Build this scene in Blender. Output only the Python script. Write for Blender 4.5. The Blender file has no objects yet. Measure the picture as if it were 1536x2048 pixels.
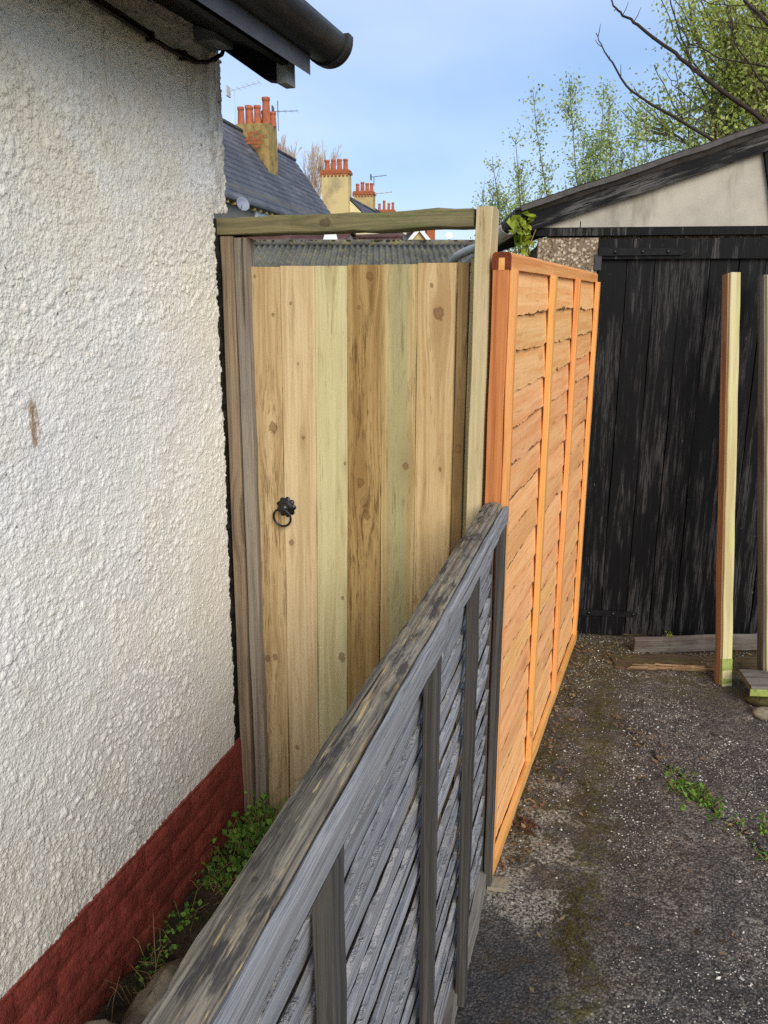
import bpy, math, random
import numpy as np
from mathutils import Vector, Matrix
random.seed(7); rng = np.random.default_rng(11)
S = bpy.context.scene
COL = S.collection
R = math.radians
# ------------------------------------------------------------------ camera
F_PX, YAW, PITCH, CAM_Z = 1600.0, 17.52, 15.0, 1.67
cam_d = bpy.data.cameras.new('camera'); cam = bpy.data.objects.new('camera', cam_d); COL.objects.link(cam)
cam_d.sensor_fit = 'VERTICAL'; cam_d.sensor_height = 24.0; cam_d.lens = 24.0*F_PX/2048
cam_d.clip_start = 0.02; cam_d.clip_end = 2000
cam.location = (0, 0, CAM_Z); cam.rotation_euler = (R(90-PITCH), 0, R(YAW))
S.camera = cam
# ------------------------------------------------------------------ sky and sun
SUN_DIR = Vector((0.52, -0.70, 0.48)).normalized()      # towards the sun: behind the camera, a little to its right
W = bpy.data.worlds.new('World'); S.world = W; W.use_nodes = True
wt = W.node_tree; wt.nodes.clear()
def wn(t, **k):
    n = wt.nodes.new(t)
    for a, b in k.items(): setattr(n, a, b)
    return n
w_out = wn('ShaderNodeOutputWorld'); w_bg = wn('ShaderNodeBackground'); w_sky = wn('ShaderNodeTexSky')
w_sky.sky_type = 'NISHITA'; w_sky.sun_disc = False
w_sky.sun_elevation = math.asin(SUN_DIR.z); w_sky.sun_rotation = math.atan2(SUN_DIR.x, SUN_DIR.y)
w_sky.air_density = 1.0; w_sky.dust_density = 0.6; w_sky.ozone_density = 1.4
w_tc = wn('ShaderNodeTexCoord')
w_map = wn('ShaderNodeMapping'); w_map.inputs['Scale'].default_value = (1.0, 1.0, 2.2); w_map.inputs['Location'].default_value = (3.1, 0.4, 0.2)
w_no = wn('ShaderNodeTexNoise'); w_no.inputs['Scale'].default_value = 1.9; w_no.inputs['Detail'].default_value = 5; w_no.inputs['Roughness'].default_value = .5
w_ra = wn('ShaderNodeMapRange'); w_ra.inputs[1].default_value = .3; w_ra.inputs[2].default_value = .75; w_ra.inputs[3].default_value = 0; w_ra.inputs[4].default_value = 1
w_mx = wn('ShaderNodeMix', data_type='RGBA'); w_mx.inputs['Factor'].default_value = .66
w_cl = wn('ShaderNodeMix', data_type='RGBA'); w_cl.inputs['A'].default_value = (1.9, 3.05, 5.3, 1); w_cl.inputs['B'].default_value = (4.9, 5.5, 6.8, 1)
L = wt.links.new
L(w_tc.outputs['Generated'], w_map.inputs[0]); L(w_map.outputs[0], w_no.inputs['Vector']); L(w_no.outputs[0], w_ra.inputs[0])
L(w_ra.outputs[0], w_cl.inputs['Factor']); L(w_cl.outputs['Result'], w_mx.inputs['B']); L(w_sky.outputs[0], w_mx.inputs['A']); L(w_mx.outputs['Result'], w_bg.inputs[0]); L(w_bg.outputs[0], w_out.inputs[0])
w_bg.inputs[1].default_value = 0.13
sun_d = bpy.data.lights.new('sun', 'SUN'); sun = bpy.data.objects.new('sun', sun_d); COL.objects.link(sun)
sun_d.energy = 2.2; sun_d.angle = R(34); sun_d.color = (1, .93, .82)
sun.rotation_euler = SUN_DIR.to_track_quat('Z', 'Y').to_euler()
S.view_settings.view_transform = 'Standard'; S.view_settings.look = 'None'
S.view_settings.exposure = 0.42; S.view_settings.gamma = 1; S.view_settings.use_curve_mapping = False
S.render.engine = 'CYCLES'
try: S.cycles.use_denoising = False
except Exception: pass

# ------------------------------------------------------------------ helpers
def lin(c):
    return tuple(((v/255)/12.92 if v/255 <= .04045 else ((v/255+.055)/1.055)**2.4) for v in c) + (1.0,)

class G:
    """small wrapper that builds a material's node tree"""
    def __init__(s, name):
        s.m = bpy.data.materials.new(name); s.m.use_nodes = True
        s.t = s.m.node_tree; s.t.nodes.clear()
        s.o = s.t.nodes.new('ShaderNodeOutputMaterial'); s.b = s.t.nodes.new('ShaderNodeBsdfPrincipled')
        s.t.links.new(s.b.outputs[0], s.o.inputs[0])
        s.b.inputs['Specular IOR Level'].default_value = .3
    def n(s, typ, **k):
        n = s.t.nodes.new(typ)
        for a, b in k.items(): setattr(n, a, b)
        return n
    def put(s, sock, v):
        if v is None: return
        if hasattr(v, 'is_linked'): s.t.links.new(v, sock)
        else: sock.default_value = v
    def math(s, op, a, b=None, c=None, clamp=False):
        n = s.n('ShaderNodeMath', operation=op, use_clamp=clamp)
        for i, v in enumerate((a, b, c)): s.put(n.inputs[i], v)
        return n.outputs[0]
    def vmath(s, op, a, b=None):
        n = s.n('ShaderNodeVectorMath', operation=op)
        s.put(n.inputs[0], a); s.put(n.inputs[1], b); return n.outputs[0]
    def mix(s, f, a, b, blend='MIX'):
        n = s.n('ShaderNodeMix', data_type='RGBA', blend_type=blend)
        s.put(n.inputs['Factor'], f); s.put(n.inputs['A'], a); s.put(n.inputs['B'], b); return n.outputs['Result']
    def rng(s, v, a, b, c=0., d=1., smooth=True):
        n = s.n('ShaderNodeMapRange', interpolation_type='SMOOTHSTEP' if smooth else 'LINEAR')
        s.put(n.inputs[0], v)
        for i, q in enumerate((a, b, c, d)): n.inputs[i+1].default_value = q
        return n.outputs[0]
    def noise(s, v, scale=1., detail=3., rough=.55, dist=0.):
        n = s.n('ShaderNodeTexNoise'); s.put(n.inputs['Vector'], v)
        n.inputs['Scale'].default_value = scale; n.inputs['Detail'].default_value = detail
        n.inputs['Roughness'].default_value = rough; n.inputs['Distortion'].default_value = dist
        return n.outputs[0]
    def voro(s, v, scale=1., feature='F1', out=0):
        n = s.n('ShaderNodeTexVoronoi', feature=feature); s.put(n.inputs['Vector'], v); n.inputs['Scale'].default_value = scale
        return n.outputs[out]
    def mp(s, v, scale=(1, 1, 1), loc=(0, 0, 0)):
        n = s.n('ShaderNodeMapping'); s.put(n.inputs[0], v); n.inputs['Scale'].default_value = scale; n.inputs['Location'].default_value = loc
        return n.outputs[0]
    def sep(s, v):
        n = s.n('ShaderNodeSeparateXYZ'); s.put(n.inputs[0], v); return n.outputs
    def comb(s, x, y, z):
        n = s.n('ShaderNodeCombineXYZ')
        for i, v in enumerate((x, y, z)): s.put(n.inputs[i], v)
        return n.outputs[0]
    def obj(s): return s.n('ShaderNodeTexCoord').outputs['Object']
    def pos(s): return s.n('ShaderNodeNewGeometry').outputs['Position']
    def rand(s): return s.n('ShaderNodeObjectInfo').outputs['Random']
    def attr(s, name):
        n = s.n('ShaderNodeAttribute'); n.attribute_name = name; return n.outputs['Fac']
    def bump(s, h, strength=.5, dist=.01, normal=None):
        n = s.n('ShaderNodeBump'); s.put(n.inputs['Height'], h); n.inputs['Strength'].default_value = strength
        n.inputs['Distance'].default_value = dist
        if normal is not None: s.put(n.inputs['Normal'], normal)
        return n.outputs[0]
    def done(s, col, rough=.8, normal=None, metal=0., spec=None):
        s.put(s.b.inputs['Base Color'], col); s.put(s.b.inputs['Roughness'], rough); s.b.inputs['Metallic'].default_value = metal
        if normal is not None: s.put(s.b.inputs['Normal'], normal)
        if spec is not None: s.b.inputs['Specular IOR Level'].default_value = spec
        return s.m

def wood(name, base, dark, ring=None, streak=None, streak_amt=.5, streak_th=.60, knots=(), knot_col=(96, 66, 38), auto_knots=.0,
         patch=None, patch_amt=.5, patch_scale=(7, 7, 1.1), rough=.78, bump=.35, grain=1., ring_amt=.35, stripes=(), bark=None, var=.12, crack=0., fine_amt=.22):
    """timber: grain runs along local z; knots = (x, z, radius) on that piece's own face"""
    g = G(name)
    P = g.obj(); r = g.rand(); sx = g.sep(P); x, y, z = sx[0], sx[1], sx[2]
    off = g.comb(g.math('MULTIPLY', r, 13.7), g.math('MULTIPLY', r, 7.3), g.math('MULTIPLY', r, 31.1))
    u = x; kmask = None; halo = None; kring = None
    for (kx, kz, kr) in knots:
        dx = g.math('SUBTRACT', x, kx); dz = g.math('MULTIPLY', g.math('SUBTRACT', z, kz), .8)
        dz2 = g.math('MULTIPLY', dz, .42)
        d2 = g.math('ADD', g.math('MULTIPLY', dx, dx), g.math('MULTIPLY', dz2, dz2))
        gs = g.math('EXPONENT', g.math('MULTIPLY', d2, -1/(2.3*kr)**2))
        u = g.math('SUBTRACT', u, g.math('MULTIPLY', g.math('MULTIPLY', dx, gs), .85))
        d = g.math('SQRT', g.math('ADD', g.math('MULTIPLY', dx, dx), g.math('MULTIPLY', dz, dz)))
        d = g.math('ADD', d, g.math('MULTIPLY', g.math('SUBTRACT', g.noise(P, 110, 4, .65), .5), kr*1.5))
        mk = g.rng(d, kr*.5, kr*.95, 1, 0)
        kmask = mk if kmask is None else g.math('MAXIMUM', kmask, mk)
        halo = gs if halo is None else g.math('MAXIMUM', halo, gs)
        rg = g.math('MULTIPLY', g.math('SINE', g.math('MULTIPLY', d, 6.28*3.2/kr)), mk)
        rim = g.math('MULTIPLY', g.rng(d, kr*.35, kr*.7), mk)
        rg = g.math('ADD', g.math('MULTIPLY', rg, .35), rim)
        kring = rg if kring is None else g.math('MAXIMUM', kring, rg)
    if auto_knots > 0:
        vv = g.mp(g.vmath('ADD', P, off), (5.2, 5.2, 1.9))
        n = g.n('ShaderNodeTexVoronoi'); g.put(n.inputs['Vector'], vv); n.inputs['Scale'].default_value = 1
        dk = g.math('ADD', n.outputs[0], g.math('MULTIPLY', g.math('SUBTRACT', g.noise(P, 60, 2), .5), .07))
        mk = g.rng(dk, auto_knots*.75, auto_knots, 1, 0)
        gs = g.rng(dk, auto_knots, auto_knots*2.6, 1, 0)
        u = g.math('ADD', u, g.math('MULTIPLY', gs, .02))
        kmask = mk if kmask is None else g.math('MAXIMUM', kmask, mk)
        halo = gs if halo is None else g.math('MAXIMUM', halo, gs)
        rg = g.math('MULTIPLY', g.math('MULTIPLY', g.math('SINE', g.math('MULTIPLY', dk, 150)), mk), .5)
        kring = rg if kring is None else g.math('MAXIMUM', kring, rg)
    Q = g.vmath('ADD', g.comb(u, y, z), off)
    gr = g.noise(g.mp(Q, (55*grain, 55*grain, 1.7)), 1, 6, .62, .25)
    fine = g.noise(g.mp(Q, (260*grain, 260*grain, 7)), 1, 3, .6)
    low = g.noise(g.mp(Q, (7, 7, .7)), 1, 2, .5)
    ringv = g.math('SINE', g.math('ADD', g.math('MULTIPLY', g.sep(Q)[0], 6.28*85*grain), g.math('MULTIPLY', low, 26)))
    ringv = g.rng(ringv, -.2, 1)
    c = g.mix(g.rng(gr, .40, .64), lin(base), lin(dark))
    c = g.mix(g.math('MULTIPLY', ringv, ring_amt), c, lin(ring or dark))
    c = g.mix(g.rng(low, .55, .8, 0, .35), c, lin(ring or dark))
    for (x0, x1, colr, amt) in stripes:
        wob = g.math('MULTIPLY', g.math('SUBTRACT', g.noise(g.mp(P, (10, 10, 2.2)), 1, 3), .5), .03)
        uu = g.math('ADD', u, wob)
        m1 = g.math('MULTIPLY', g.rng(uu, x0-.004, x0+.004), g.rng(uu, x1-.004, x1+.004, 1, 0))
        c = g.mix(g.math('MULTIPLY', m1, amt), c, lin(colr))
    if patch:
        pm = g.rng(g.math('ADD', g.noise(g.mp(g.vmath('ADD', P, off), patch_scale), 1, 6, .68), g.math('MULTIPLY', g.math('SUBTRACT', fine, .5), .25)), .5, .60)
        c = g.mix(g.math('MULTIPLY', pm, patch_amt), c, lin(patch))
    if streak:
        s1 = g.noise(g.mp(Q, (95, 95, 7)), 1, 4, .65); s2 = g.noise(g.mp(g.vmath('ADD', P, off), (14, 14, 2.3)), 1, 3, .6)
        sm = g.math('MULTIPLY', g.rng(s1, streak_th-.03, streak_th+.09), g.rng(s2, .38, .62))
        s3 = g.rng(g.noise(g.mp(g.vmath('ADD', P, off), (22, 22, 3.1), (4, 4, 4)), 1, 4, .7), .56, .72)
        sm = g.math('MAXIMUM', sm, g.math('MULTIPLY', s3, g.math('MULTIPLY', g.rng(fine, .4, .6), .8)))
        fk = g.math('MULTIPLY', g.rng(g.noise(g.mp(Q, (230, 230, 17), (3, 1, 2)), 1, 3, .6), streak_th+.02, streak_th+.10), g.rng(s2, .36, .56, .35, 1))
        sm = g.math('MAXIMUM', sm, g.math('MULTIPLY', fk, .85))
        c = g.mix(g.math('MULTIPLY', sm, streak_amt), c, lin(streak))
    c = g.mix(g.rng(fine, .45, .70, 0, fine_amt), c, lin(tuple(v*(.6 if fine_amt > .3 else 1.) for v in dark)))
    h = g.math('ADD', g.math('MULTIPLY', gr, -.7), g.math('MULTIPLY', fine, -.3))
    if crack > 0:
        ck = g.rng(g.noise(g.mp(Q, (75, 75, 1.1), (9, 2, 5)), 1, 3, .5), .66, .71)
        c = g.mix(g.math('MULTIPLY', ck, crack), c, (.012, .011, .01, 1)); h = g.math('SUBTRACT', h, g.math('MULTIPLY', ck, 1.2))
    if kmask is not None:
        c = g.mix(g.math('MULTIPLY', g.math('MULTIPLY', halo, g.rng(gr, .35, .6)), .3), c, lin(knot_col))
        c = g.mix(g.math('MULTIPLY', kmask, .62), c, lin(knot_col))
        c = g.mix(g.math('MULTIPLY', g.math('MAXIMUM', kring, 0.), .55), c, lin(tuple(v*.5 for v in knot_col)))
    if bark:
        bc, bth = bark
        e = g.attr('edge'); nb = g.noise(g.mp(g.vmath('ADD', P, off), (40, 40, 26)), 1, 5, .7); nl = g.noise(g.mp(g.vmath('ADD', P, off), (3, 3, 5.5)), 1, 2)
        bm_ = g.rng(g.math('ADD', g.math('MULTIPLY', e, .62), g.math('ADD', g.math('MULTIPLY', nb, .55), g.math('MULTIPLY', g.math('SUBTRACT', nl, .5), .8))), bth, bth+.08)
        bm_ = g.math('MULTIPLY', bm_, g.rng(e, .02, .3))
        c = g.mix(g.math('MULTIPLY', bm_, .92), c, lin(bc)); h = g.math('ADD', h, g.math('MULTIPLY', bm_, g.math('MULTIPLY', nb, 1.5)))
    v = g.math('ADD', g.math('MULTIPLY', r, var*2), 1-var)
    hsv = g.n('ShaderNodeHueSaturation'); g.put(hsv.inputs['Value'], v); g.put(hsv.inputs['Color'], c)
    g.put(hsv.inputs['Hue'], g.math('ADD', .493, g.math('MULTIPLY', g.math('FRACT', g.math('MULTIPLY', r, 7.7)), .014)))
    return g.done(hsv.outputs[0], rough, g.bump(h, bump, .004))

def mesh(name, v, f, mat=None, smooth=False, attrs=None):
    me = bpy.data.meshes.new(name)
    me.from_pydata([tuple(map(float, q)) for q in v], [], [tuple(map(int, q)) for q in f])
    if smooth: me.polygons.foreach_set('use_smooth', [True]*len(me.polygons))
    if mat:
        for mm in (mat if isinstance(mat, (list, tuple)) else [mat]): me.materials.append(mm)
    if attrs:
        for k, a in attrs.items():
            at_ = me.attributes.new(k, 'FLOAT', 'POINT'); at_.data.foreach_set('value', np.asarray(a, np.float32))
    me.update(); return me

def tag(o, label=None, cat=None, group=None, kind=None):
    if label: o['label'] = label
    if cat: o['category'] = cat
    if group: o['group'] = group
    if kind: o['kind'] = kind
    return o
def thing(name, label, cat, loc=(0, 0, 0), group=None):
    o = bpy.data.objects.new(name, None); COL.objects.link(o); o.location = loc; o.empty_display_size = .1
    return tag(o, label, cat, group)
def link(name, me, parent=None, loc=None, rot=None):
    """link mesh; loc/rot given in world axes (parents are never rotated)"""
    o = bpy.data.objects.new(name, me); COL.objects.link(o)
    M = (rot.to_4x4() if rot is not None else Matrix.Identity(4)).copy()
    M.translation = Vector(loc if loc is not None else (0, 0, 0))
    if parent is not None:
        o.parent = parent
        pw = Vector((0, 0, 0)); p = parent; inv = Matrix.Identity(4); chain = []
        while p is not None: chain.append(p.matrix_basis.copy()); p = p.parent
        for b in reversed(chain): inv = inv @ b
        M = inv.inverted() @ M
    o.matrix_basis = M
    return o
def frame(zdir, xdir):
    z = Vector(zdir).normalized(); x = Vector(xdir); x = (x - z*x.dot(z)).normalized(); y = z.cross(x)
    return Matrix((x, y, z)).transposed()

class MB:
    def __init__(s): s.v = []; s.f = []
    def add(s, v, f):
        b = len(s.v); s.v += [tuple(map(float, q)) for q in v]; s.f += [tuple(int(i)+b for i in q) for q in f]; return s
    def box(s, x0, x1, y0, y1, z0, z1, rot=None, loc=None):
        v = [Vector((x, y, z)) for z in (z0, z1) for y in (y0, y1) for x in (x0, x1)]
        if rot is not None: v = [rot @ q for q in v]
        if loc is not None: v = [q+Vector(loc) for q in v]
        return s.add(v, [(0, 2, 3, 1), (4, 5, 7, 6), (0, 1, 5, 4), (2, 6, 7, 3), (0, 4, 6, 2), (1, 3, 7, 5)])
    def tube(s, pts, rad, n=8, cap=True):
        pts = [Vector(p) for p in pts]; rad = [rad]*len(pts) if not hasattr(rad, '__len__') else rad
        b = len(s.v); up = None
        for i, p in enumerate(pts):
            t = (pts[min(i+1, len(pts)-1)]-pts[max(i-1, 0)]).normalized()
            if up is None: up = Vector((0, 0, 1)) if abs(t.z) < .9 else Vector((1, 0, 0))
            x = (up-t*up.dot(t)).normalized(); y = t.cross(x); up = x
            for k in range(n):
                a = 2*math.pi*k/n; q = p+(x*math.cos(a)+y*math.sin(a))*rad[i]; s.v.append(tuple(q))
        for i in range(len(pts)-1):
            for k in range(n):
                k2 = (k+1) % n; s.f.append((b+i*n+k, b+i*n+k2, b+(i+1)*n+k2, b+(i+1)*n+k))
        if cap:
            s.f.append(tuple(b+k for k in reversed(range(n)))); s.f.append(tuple(b+(len(pts)-1)*n+k for k in range(n)))
        return s
    def ext(s, poly, axis_from, axis_to):
        """extrude polygon (list of 3d points) from offset a to offset b"""
        a, b_ = Vector(axis_from), Vector(axis_to); n = len(poly); b = len(s.v)
        s.v += [tuple(Vector(p)+a) for p in poly]+[tuple(Vector(p)+b_) for p in poly]
        s.f.append(tuple(b+i for i in reversed(range(n)))); s.f.append(tuple(b+n+i for i in range(n)))
        for i in range(n): j = (i+1) % n; s.f.append((b+i, b+j, b+n+j, b+n+i))
        return s
    def lathe(s, prof, c=(0, 0, 0), n=12):
        b = len(s.v); c = Vector(c)
        for (r_, z) in prof:
            for k in range(n):
                a = 2*math.pi*k/n; s.v.append((c.x+r_*math.cos(a), c.y+r_*math.sin(a), c.z+z))
        for i in range(len(prof)-1):
            for k in range(n):
                k2 = (k+1) % n; s.f.append((b+i*n+k, b+i*n+k2, b+(i+1)*n+k2, b+(i+1)*n+k))
        s.f.append(tuple(b+k for k in reversed(range(n)))); s.f.append(tuple(b+(len(prof)-1)*n+k for k in range(n)))
        return s
    def me(s, name, mat, smooth=False): return mesh(name, s.v, s.f, mat, smooth)
    def build(s, name, mat, parent=None, smooth=False, loc=None, rot=None): return link(name, s.me(name, mat, smooth), parent, loc, rot)

def beam_mesh(name, L_, w, t, mat, segs=10, bev=.0025, wob=.0008, taper=0., rag=0.):
    """timber with worn arrises; local x = width (centred), y = thickness (0..t), z = length"""
    b = bev; sec = [(-w/2+b, 0), (w/2-b, 0), (w/2, b), (w/2, t-b), (w/2-b, t), (-w/2+b, t), (-w/2, t-b), (-w/2, b)]
    v = []; f = []; n = 8
    for i in range(segs+1):
        z = L_*i/segs; k = 1-taper*i/segs
        dx, dy = rng.normal(0, wob, 2)
        for (x, y) in sec:
            zz = z+(rng.normal(0, rag) if i in (0, segs) and rag else 0)
            v.append((x*k+dx+rng.normal(0, wob*.4), y+dy+rng.normal(0, wob*.4), zz))
    for i in range(segs):
        for k in range(n):
            k2 = (k+1) % n; f.append((i*n+k, i*n+k2, (i+1)*n+k2, (i+1)*n+k))
    f.append(tuple(reversed(range(n)))); f.append(tuple(segs*n+k for k in range(n)))
    return mesh(name, v, f, mat)
def beam(name, p0, p1, xdir, w, t, mat, parent=None, **k):
    p0, p1 = Vector(p0), Vector(p1); z = p1-p0
    return link(name, beam_mesh(name, z.length, w, t, mat, **k), parent, p0, frame(z, xdir))

fw = Vector((-math.sin(R(YAW))*math.cos(R(PITCH)), math.cos(R(YAW))*math.cos(R(PITCH)), -math.sin(R(PITCH))))
rt = Vector((math.cos(R(YAW)), math.sin(R(YAW)), 0)); upv = rt.cross(fw)
def at(px, py, d):
    """a point d metres in front of the camera, measured off the photograph"""
    return Vector((0, 0, CAM_Z)) + (fw + rt*((px-768)/F_PX) + upv*((1024-py)/F_PX))*d
def plain(name, c, rough=.8, spec=.3, bump=0., bscale=200, var=0., dirt=None, dscale=6, damt=.5, metal=0.):
    g = G(name); P = g.obj(); col = lin(c)
    if dirt: col = g.mix(g.math('MULTIPLY', g.rng(g.noise(P, dscale, 6, .65), .42, .68), damt), col, lin(dirt))
    if var: col = g.mix(g.rng(g.noise(P, bscale*.3, 4, .6), .3, .7, 0, var), col, lin(tuple(x*.6 for x in c)))
    return g.done(col, rough, g.bump(g.noise(P, bscale, 4, .6), bump, .004) if bump else None, metal, spec)

# ------------------------------------------------------------------ materials
M = {}
# --- painted roughcast
RSY, RSZ = 1.255, 1.435
g = G('roughcast_paint'); P = g.pos(); Pz = g.sep(P)[2]; Py = g.sep(P)[1]
ht = g.attr('lump'); big = g.noise(P, 1.6, 3); mid = g.noise(P, 9, 4, .6)
c = g.mix(g.rng(big, .35, .65), lin((238, 233, 220)), lin((232, 229, 222)))
c = g.mix(g.rng(mid, .5, .72, 0, .3), c, lin((221, 207, 182)))
up_ = g.math('MULTIPLY', g.rng(Pz, 1.35, 2.2), g.rng(g.noise(P, 5, 4, .6), .3, .62))          # old paint film yellowed and stained below the eaves
c = g.mix(g.math('MULTIPLY', up_, .42), c, lin((226, 208, 168)))
dirtm = g.math('MULTIPLY', g.rng(g.noise(P, 95, 4, .65), .54, .70), g.rng(Pz, 1.1, 2.2, .05, .6))
c = g.mix(g.math('MULTIPLY', dirtm, g.rng(ht, .15, .5, 1, .2)), c, lin((128, 108, 78)))
streakm = g.math('MULTIPLY', g.rng(g.noise(g.mp(P, (1, 30, 2.2)), 1, 4, .6), .56, .72), g.rng(Pz, 1.9, 2.28))
c = g.mix(g.math('MULTIPLY', streakm, .4), c, lin((110, 98, 74)))
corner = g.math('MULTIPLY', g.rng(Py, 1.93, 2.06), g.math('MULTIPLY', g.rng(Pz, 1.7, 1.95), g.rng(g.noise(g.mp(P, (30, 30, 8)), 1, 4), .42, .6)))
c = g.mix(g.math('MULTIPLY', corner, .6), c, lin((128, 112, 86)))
spots = g.rng(g.voro(P, 13), .03, .055, 1, 0)
c = g.mix(g.math('MULTIPLY', spots, .8), c, lin((60, 50, 38)))
rs = g.math('ADD', g.math('POWER', g.math('MULTIPLY', g.math('SUBTRACT', Py, RSY), 55.), 2.), g.math('POWER', g.math('MULTIPLY', g.math('SUBTRACT', Pz, RSZ), 16.), 2.))
rs = g.math('MULTIPLY', g.rng(rs, .2, 1., 1, 0), g.rng(g.noise(g.mp(P, (60, 60, 16)), 1, 4, .7), .36, .55))
c = g.mix(g.math('MULTIPLY', rs, .85), c, lin((150, 116, 78)))
M['render'] = g.done(c, .72, g.bump(g.math('ADD', g.noise(P, 330, 3, .6), g.math('SUBTRACT', g.math('MULTIPLY', g.noise(P, 150, 3), 1.), g.math('MULTIPLY', g.voro(P, 170), 1.1))), .6, .0035), spec=.25)
M['tar'] = plain('tar_black', (22, 20, 18), .7, bump=.8, bscale=90, dirt=(70, 62, 50), dscale=40, damt=.5)
g = G('plinth_paint'); P = g.pos()
n1 = g.noise(P, 14, 5, .65); n2 = g.noise(P, 90, 4, .6)
c = g.mix(g.rng(n1, .35, .65), lin((150, 70, 58)), lin((124, 56, 48)))
c = g.mix(g.rng(n2, .6, .78, 0, .5), c, lin((142, 66, 52)))
low_ = g.math('MULTIPLY', g.rng(g.sep(P)[2], .0, .14, 1, 0), g.rng(g.noise(P, 20, 5, .7), .36, .6))
c = g.mix(g.math('MULTIPLY', low_, .75), c, lin((60, 50, 34)))
M['plinth'] = g.done(c, .62, g.bump(g.math('ADD', g.math('MULTIPLY', n1, 2.), g.math('ADD', n2, g.noise(P, 64, 5, .7))), .7, .006), spec=.35)
M['black_paint'] = plain('black_paint', (9, 9, 11), .6, .15, bump=.3, bscale=60)
M['grey_paint'] = plain('grey_paint', (120, 122, 122), .6, bump=.4, bscale=80, dirt=(150, 152, 150), dscale=30, damt=.6)
g = G('gutter_plastic'); P = g.pos()
c = g.mix(g.rng(g.noise(g.mp(P, (14, 3, 14)), 1, 5, .65), .4, .7), lin((30, 30, 32)), lin((70, 66, 60)))
M['gutter'] = g.done(c, .42, None, spec=.5)
M['cable'] = plain('cable', (32, 20, 20), .5)
M['pvc_grey'] = plain('pvc_grey', (198, 192, 180), .5, dirt=(140, 134, 118), dscale=14, damt=.5)
M['hinge'] = plain('hinge_painted', (13, 13, 15), .6, .2, bump=.3, bscale=120, dirt=(30, 30, 32), dscale=30, damt=.6)
M['iron'] = plain('iron_black', (14, 14, 15), .38, .6, bump=.25, bscale=260)
# --- ground
g = G('asphalt'); P = g.pos(); sp = g.sep(P); X, Yc = sp[0], sp[1]
Pxy = g.comb(X, Yc, 0.)
wv = g.noise(Pxy, 2.2, 5, .6); wv2 = g.noise(Pxy, 7, 5, .65)
vs = g.n('ShaderNodeTexVoronoi'); g.put(vs.inputs['Vector'], g.vmath('ADD', Pxy, g.mp(g.comb(g.noise(Pxy, 60, 2), g.noise(g.mp(Pxy, (1, 1, 1), (4, 4, 0)), 60, 2), 0.), (.008, .008, .008)))); vs.inputs['Scale'].default_value = 135
vr = g.sep(vs.outputs[1])[0]
c = g.mix(g.rng(wv, .35, .65), lin((108, 101, 94)), lin((144, 134, 122)))
c = g.mix(g.math('MULTIPLY', g.rng(vr, .45, 1.), .6), c, lin((150, 138, 124)))
c = g.mix(g.math('MULTIPLY', g.rng(vr, .55, .0, 0, 1), .75), c, lin((34, 32, 32)))
c = g.mix(g.rng(vs.outputs[0], .42, .7, 0, .7), c, lin((26, 24, 23)))
c = g.mix(g.rng(wv2, .45, .62, 0, .75), c, lin((54, 52, 52)))
c = g.mix(g.rng(g.noise(Pxy, 3.1, 5, .65), .5, .62, 0, .5), c, lin((46, 46, 48)))
c = g.mix(g.rng(g.noise(Pxy, 30, 6, .75), .46, .6, 0, .6), c, lin((40, 36, 33)))
sand = g.math('MULTIPLY', g.rng(g.noise(Pxy, 150, 3, .7), .52, .66), g.rng(wv2, .3, .62))
c = g.mix(g.math('MULTIPLY', sand, .6), c, lin((176, 164, 146)))
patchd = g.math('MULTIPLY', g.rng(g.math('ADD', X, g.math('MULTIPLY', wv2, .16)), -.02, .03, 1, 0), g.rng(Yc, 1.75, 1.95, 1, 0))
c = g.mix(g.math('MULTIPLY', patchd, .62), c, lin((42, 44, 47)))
# moss in the seam and along the foot of the panel
seam = g.math('ABSOLUTE', g.math('ADD', g.math('ADD', X, .035), g.math('MULTIPLY', g.math('SUBTRACT', g.noise(Pxy, 5, 3), .5), .16)))
moss = g.math('MULTIPLY', g.rng(seam, .01, .10, 1, 0), g.rng(g.noise(Pxy, 26, 6, .75), .44, .56))
pan = g.math('SUBTRACT', X, g.math('ADD', -.42, g.math('MULTIPLY', Yc, .055)))
moss2 = g.math('MULTIPLY', g.math('MULTIPLY', g.rng(pan, .05, .5, 1, 0), g.rng(Yc, 1.95, 2.3)), g.rng(g.noise(Pxy, 11, 6, .72), .42, .6))
far = g.math('MULTIPLY', g.rng(Yc, 3.2, 3.6), g.rng(g.noise(Pxy, 9, 5, .7), .4, .58))
mossall = g.math('MAXIMUM', moss, g.math('MAXIMUM', g.math('MULTIPLY', moss2, .8), g.math('MULTIPLY', far, .8)))
c = g.mix(g.math('MULTIPLY', mossall, .85), c, g.mix(g.rng(g.noise(Pxy, 60, 3), .4, .6), lin((62, 58, 26)), lin((98, 92, 44))))
brn = g.math('MULTIPLY', g.rng(g.noise(Pxy, 9, 6, .75), .48, .62), g.rng(X, .4, -.1, .12, .55))
c = g.mix(brn, c, lin((74, 58, 40)))
foot = g.math('MULTIPLY', g.rng(pan, .36, .10, 0, 1), g.math('MULTIPLY', g.rng(Yc, 1.75, 1.95), g.rng(Yc, 2.15, 2.75, 1, 0)))
lich = g.math('MULTIPLY', g.rng(g.math('ADD', g.noise(g.mp(Pxy, (1, 1, 1), (5, 3, 0)), 6, 5, .7), g.math('MULTIPLY', foot, .17)), .59, .67), g.rng(g.noise(Pxy, 90, 4, .7), .44, .56))
c = g.mix(g.math('MULTIPLY', lich, .75), c, lin((176, 168, 150)))
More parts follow.
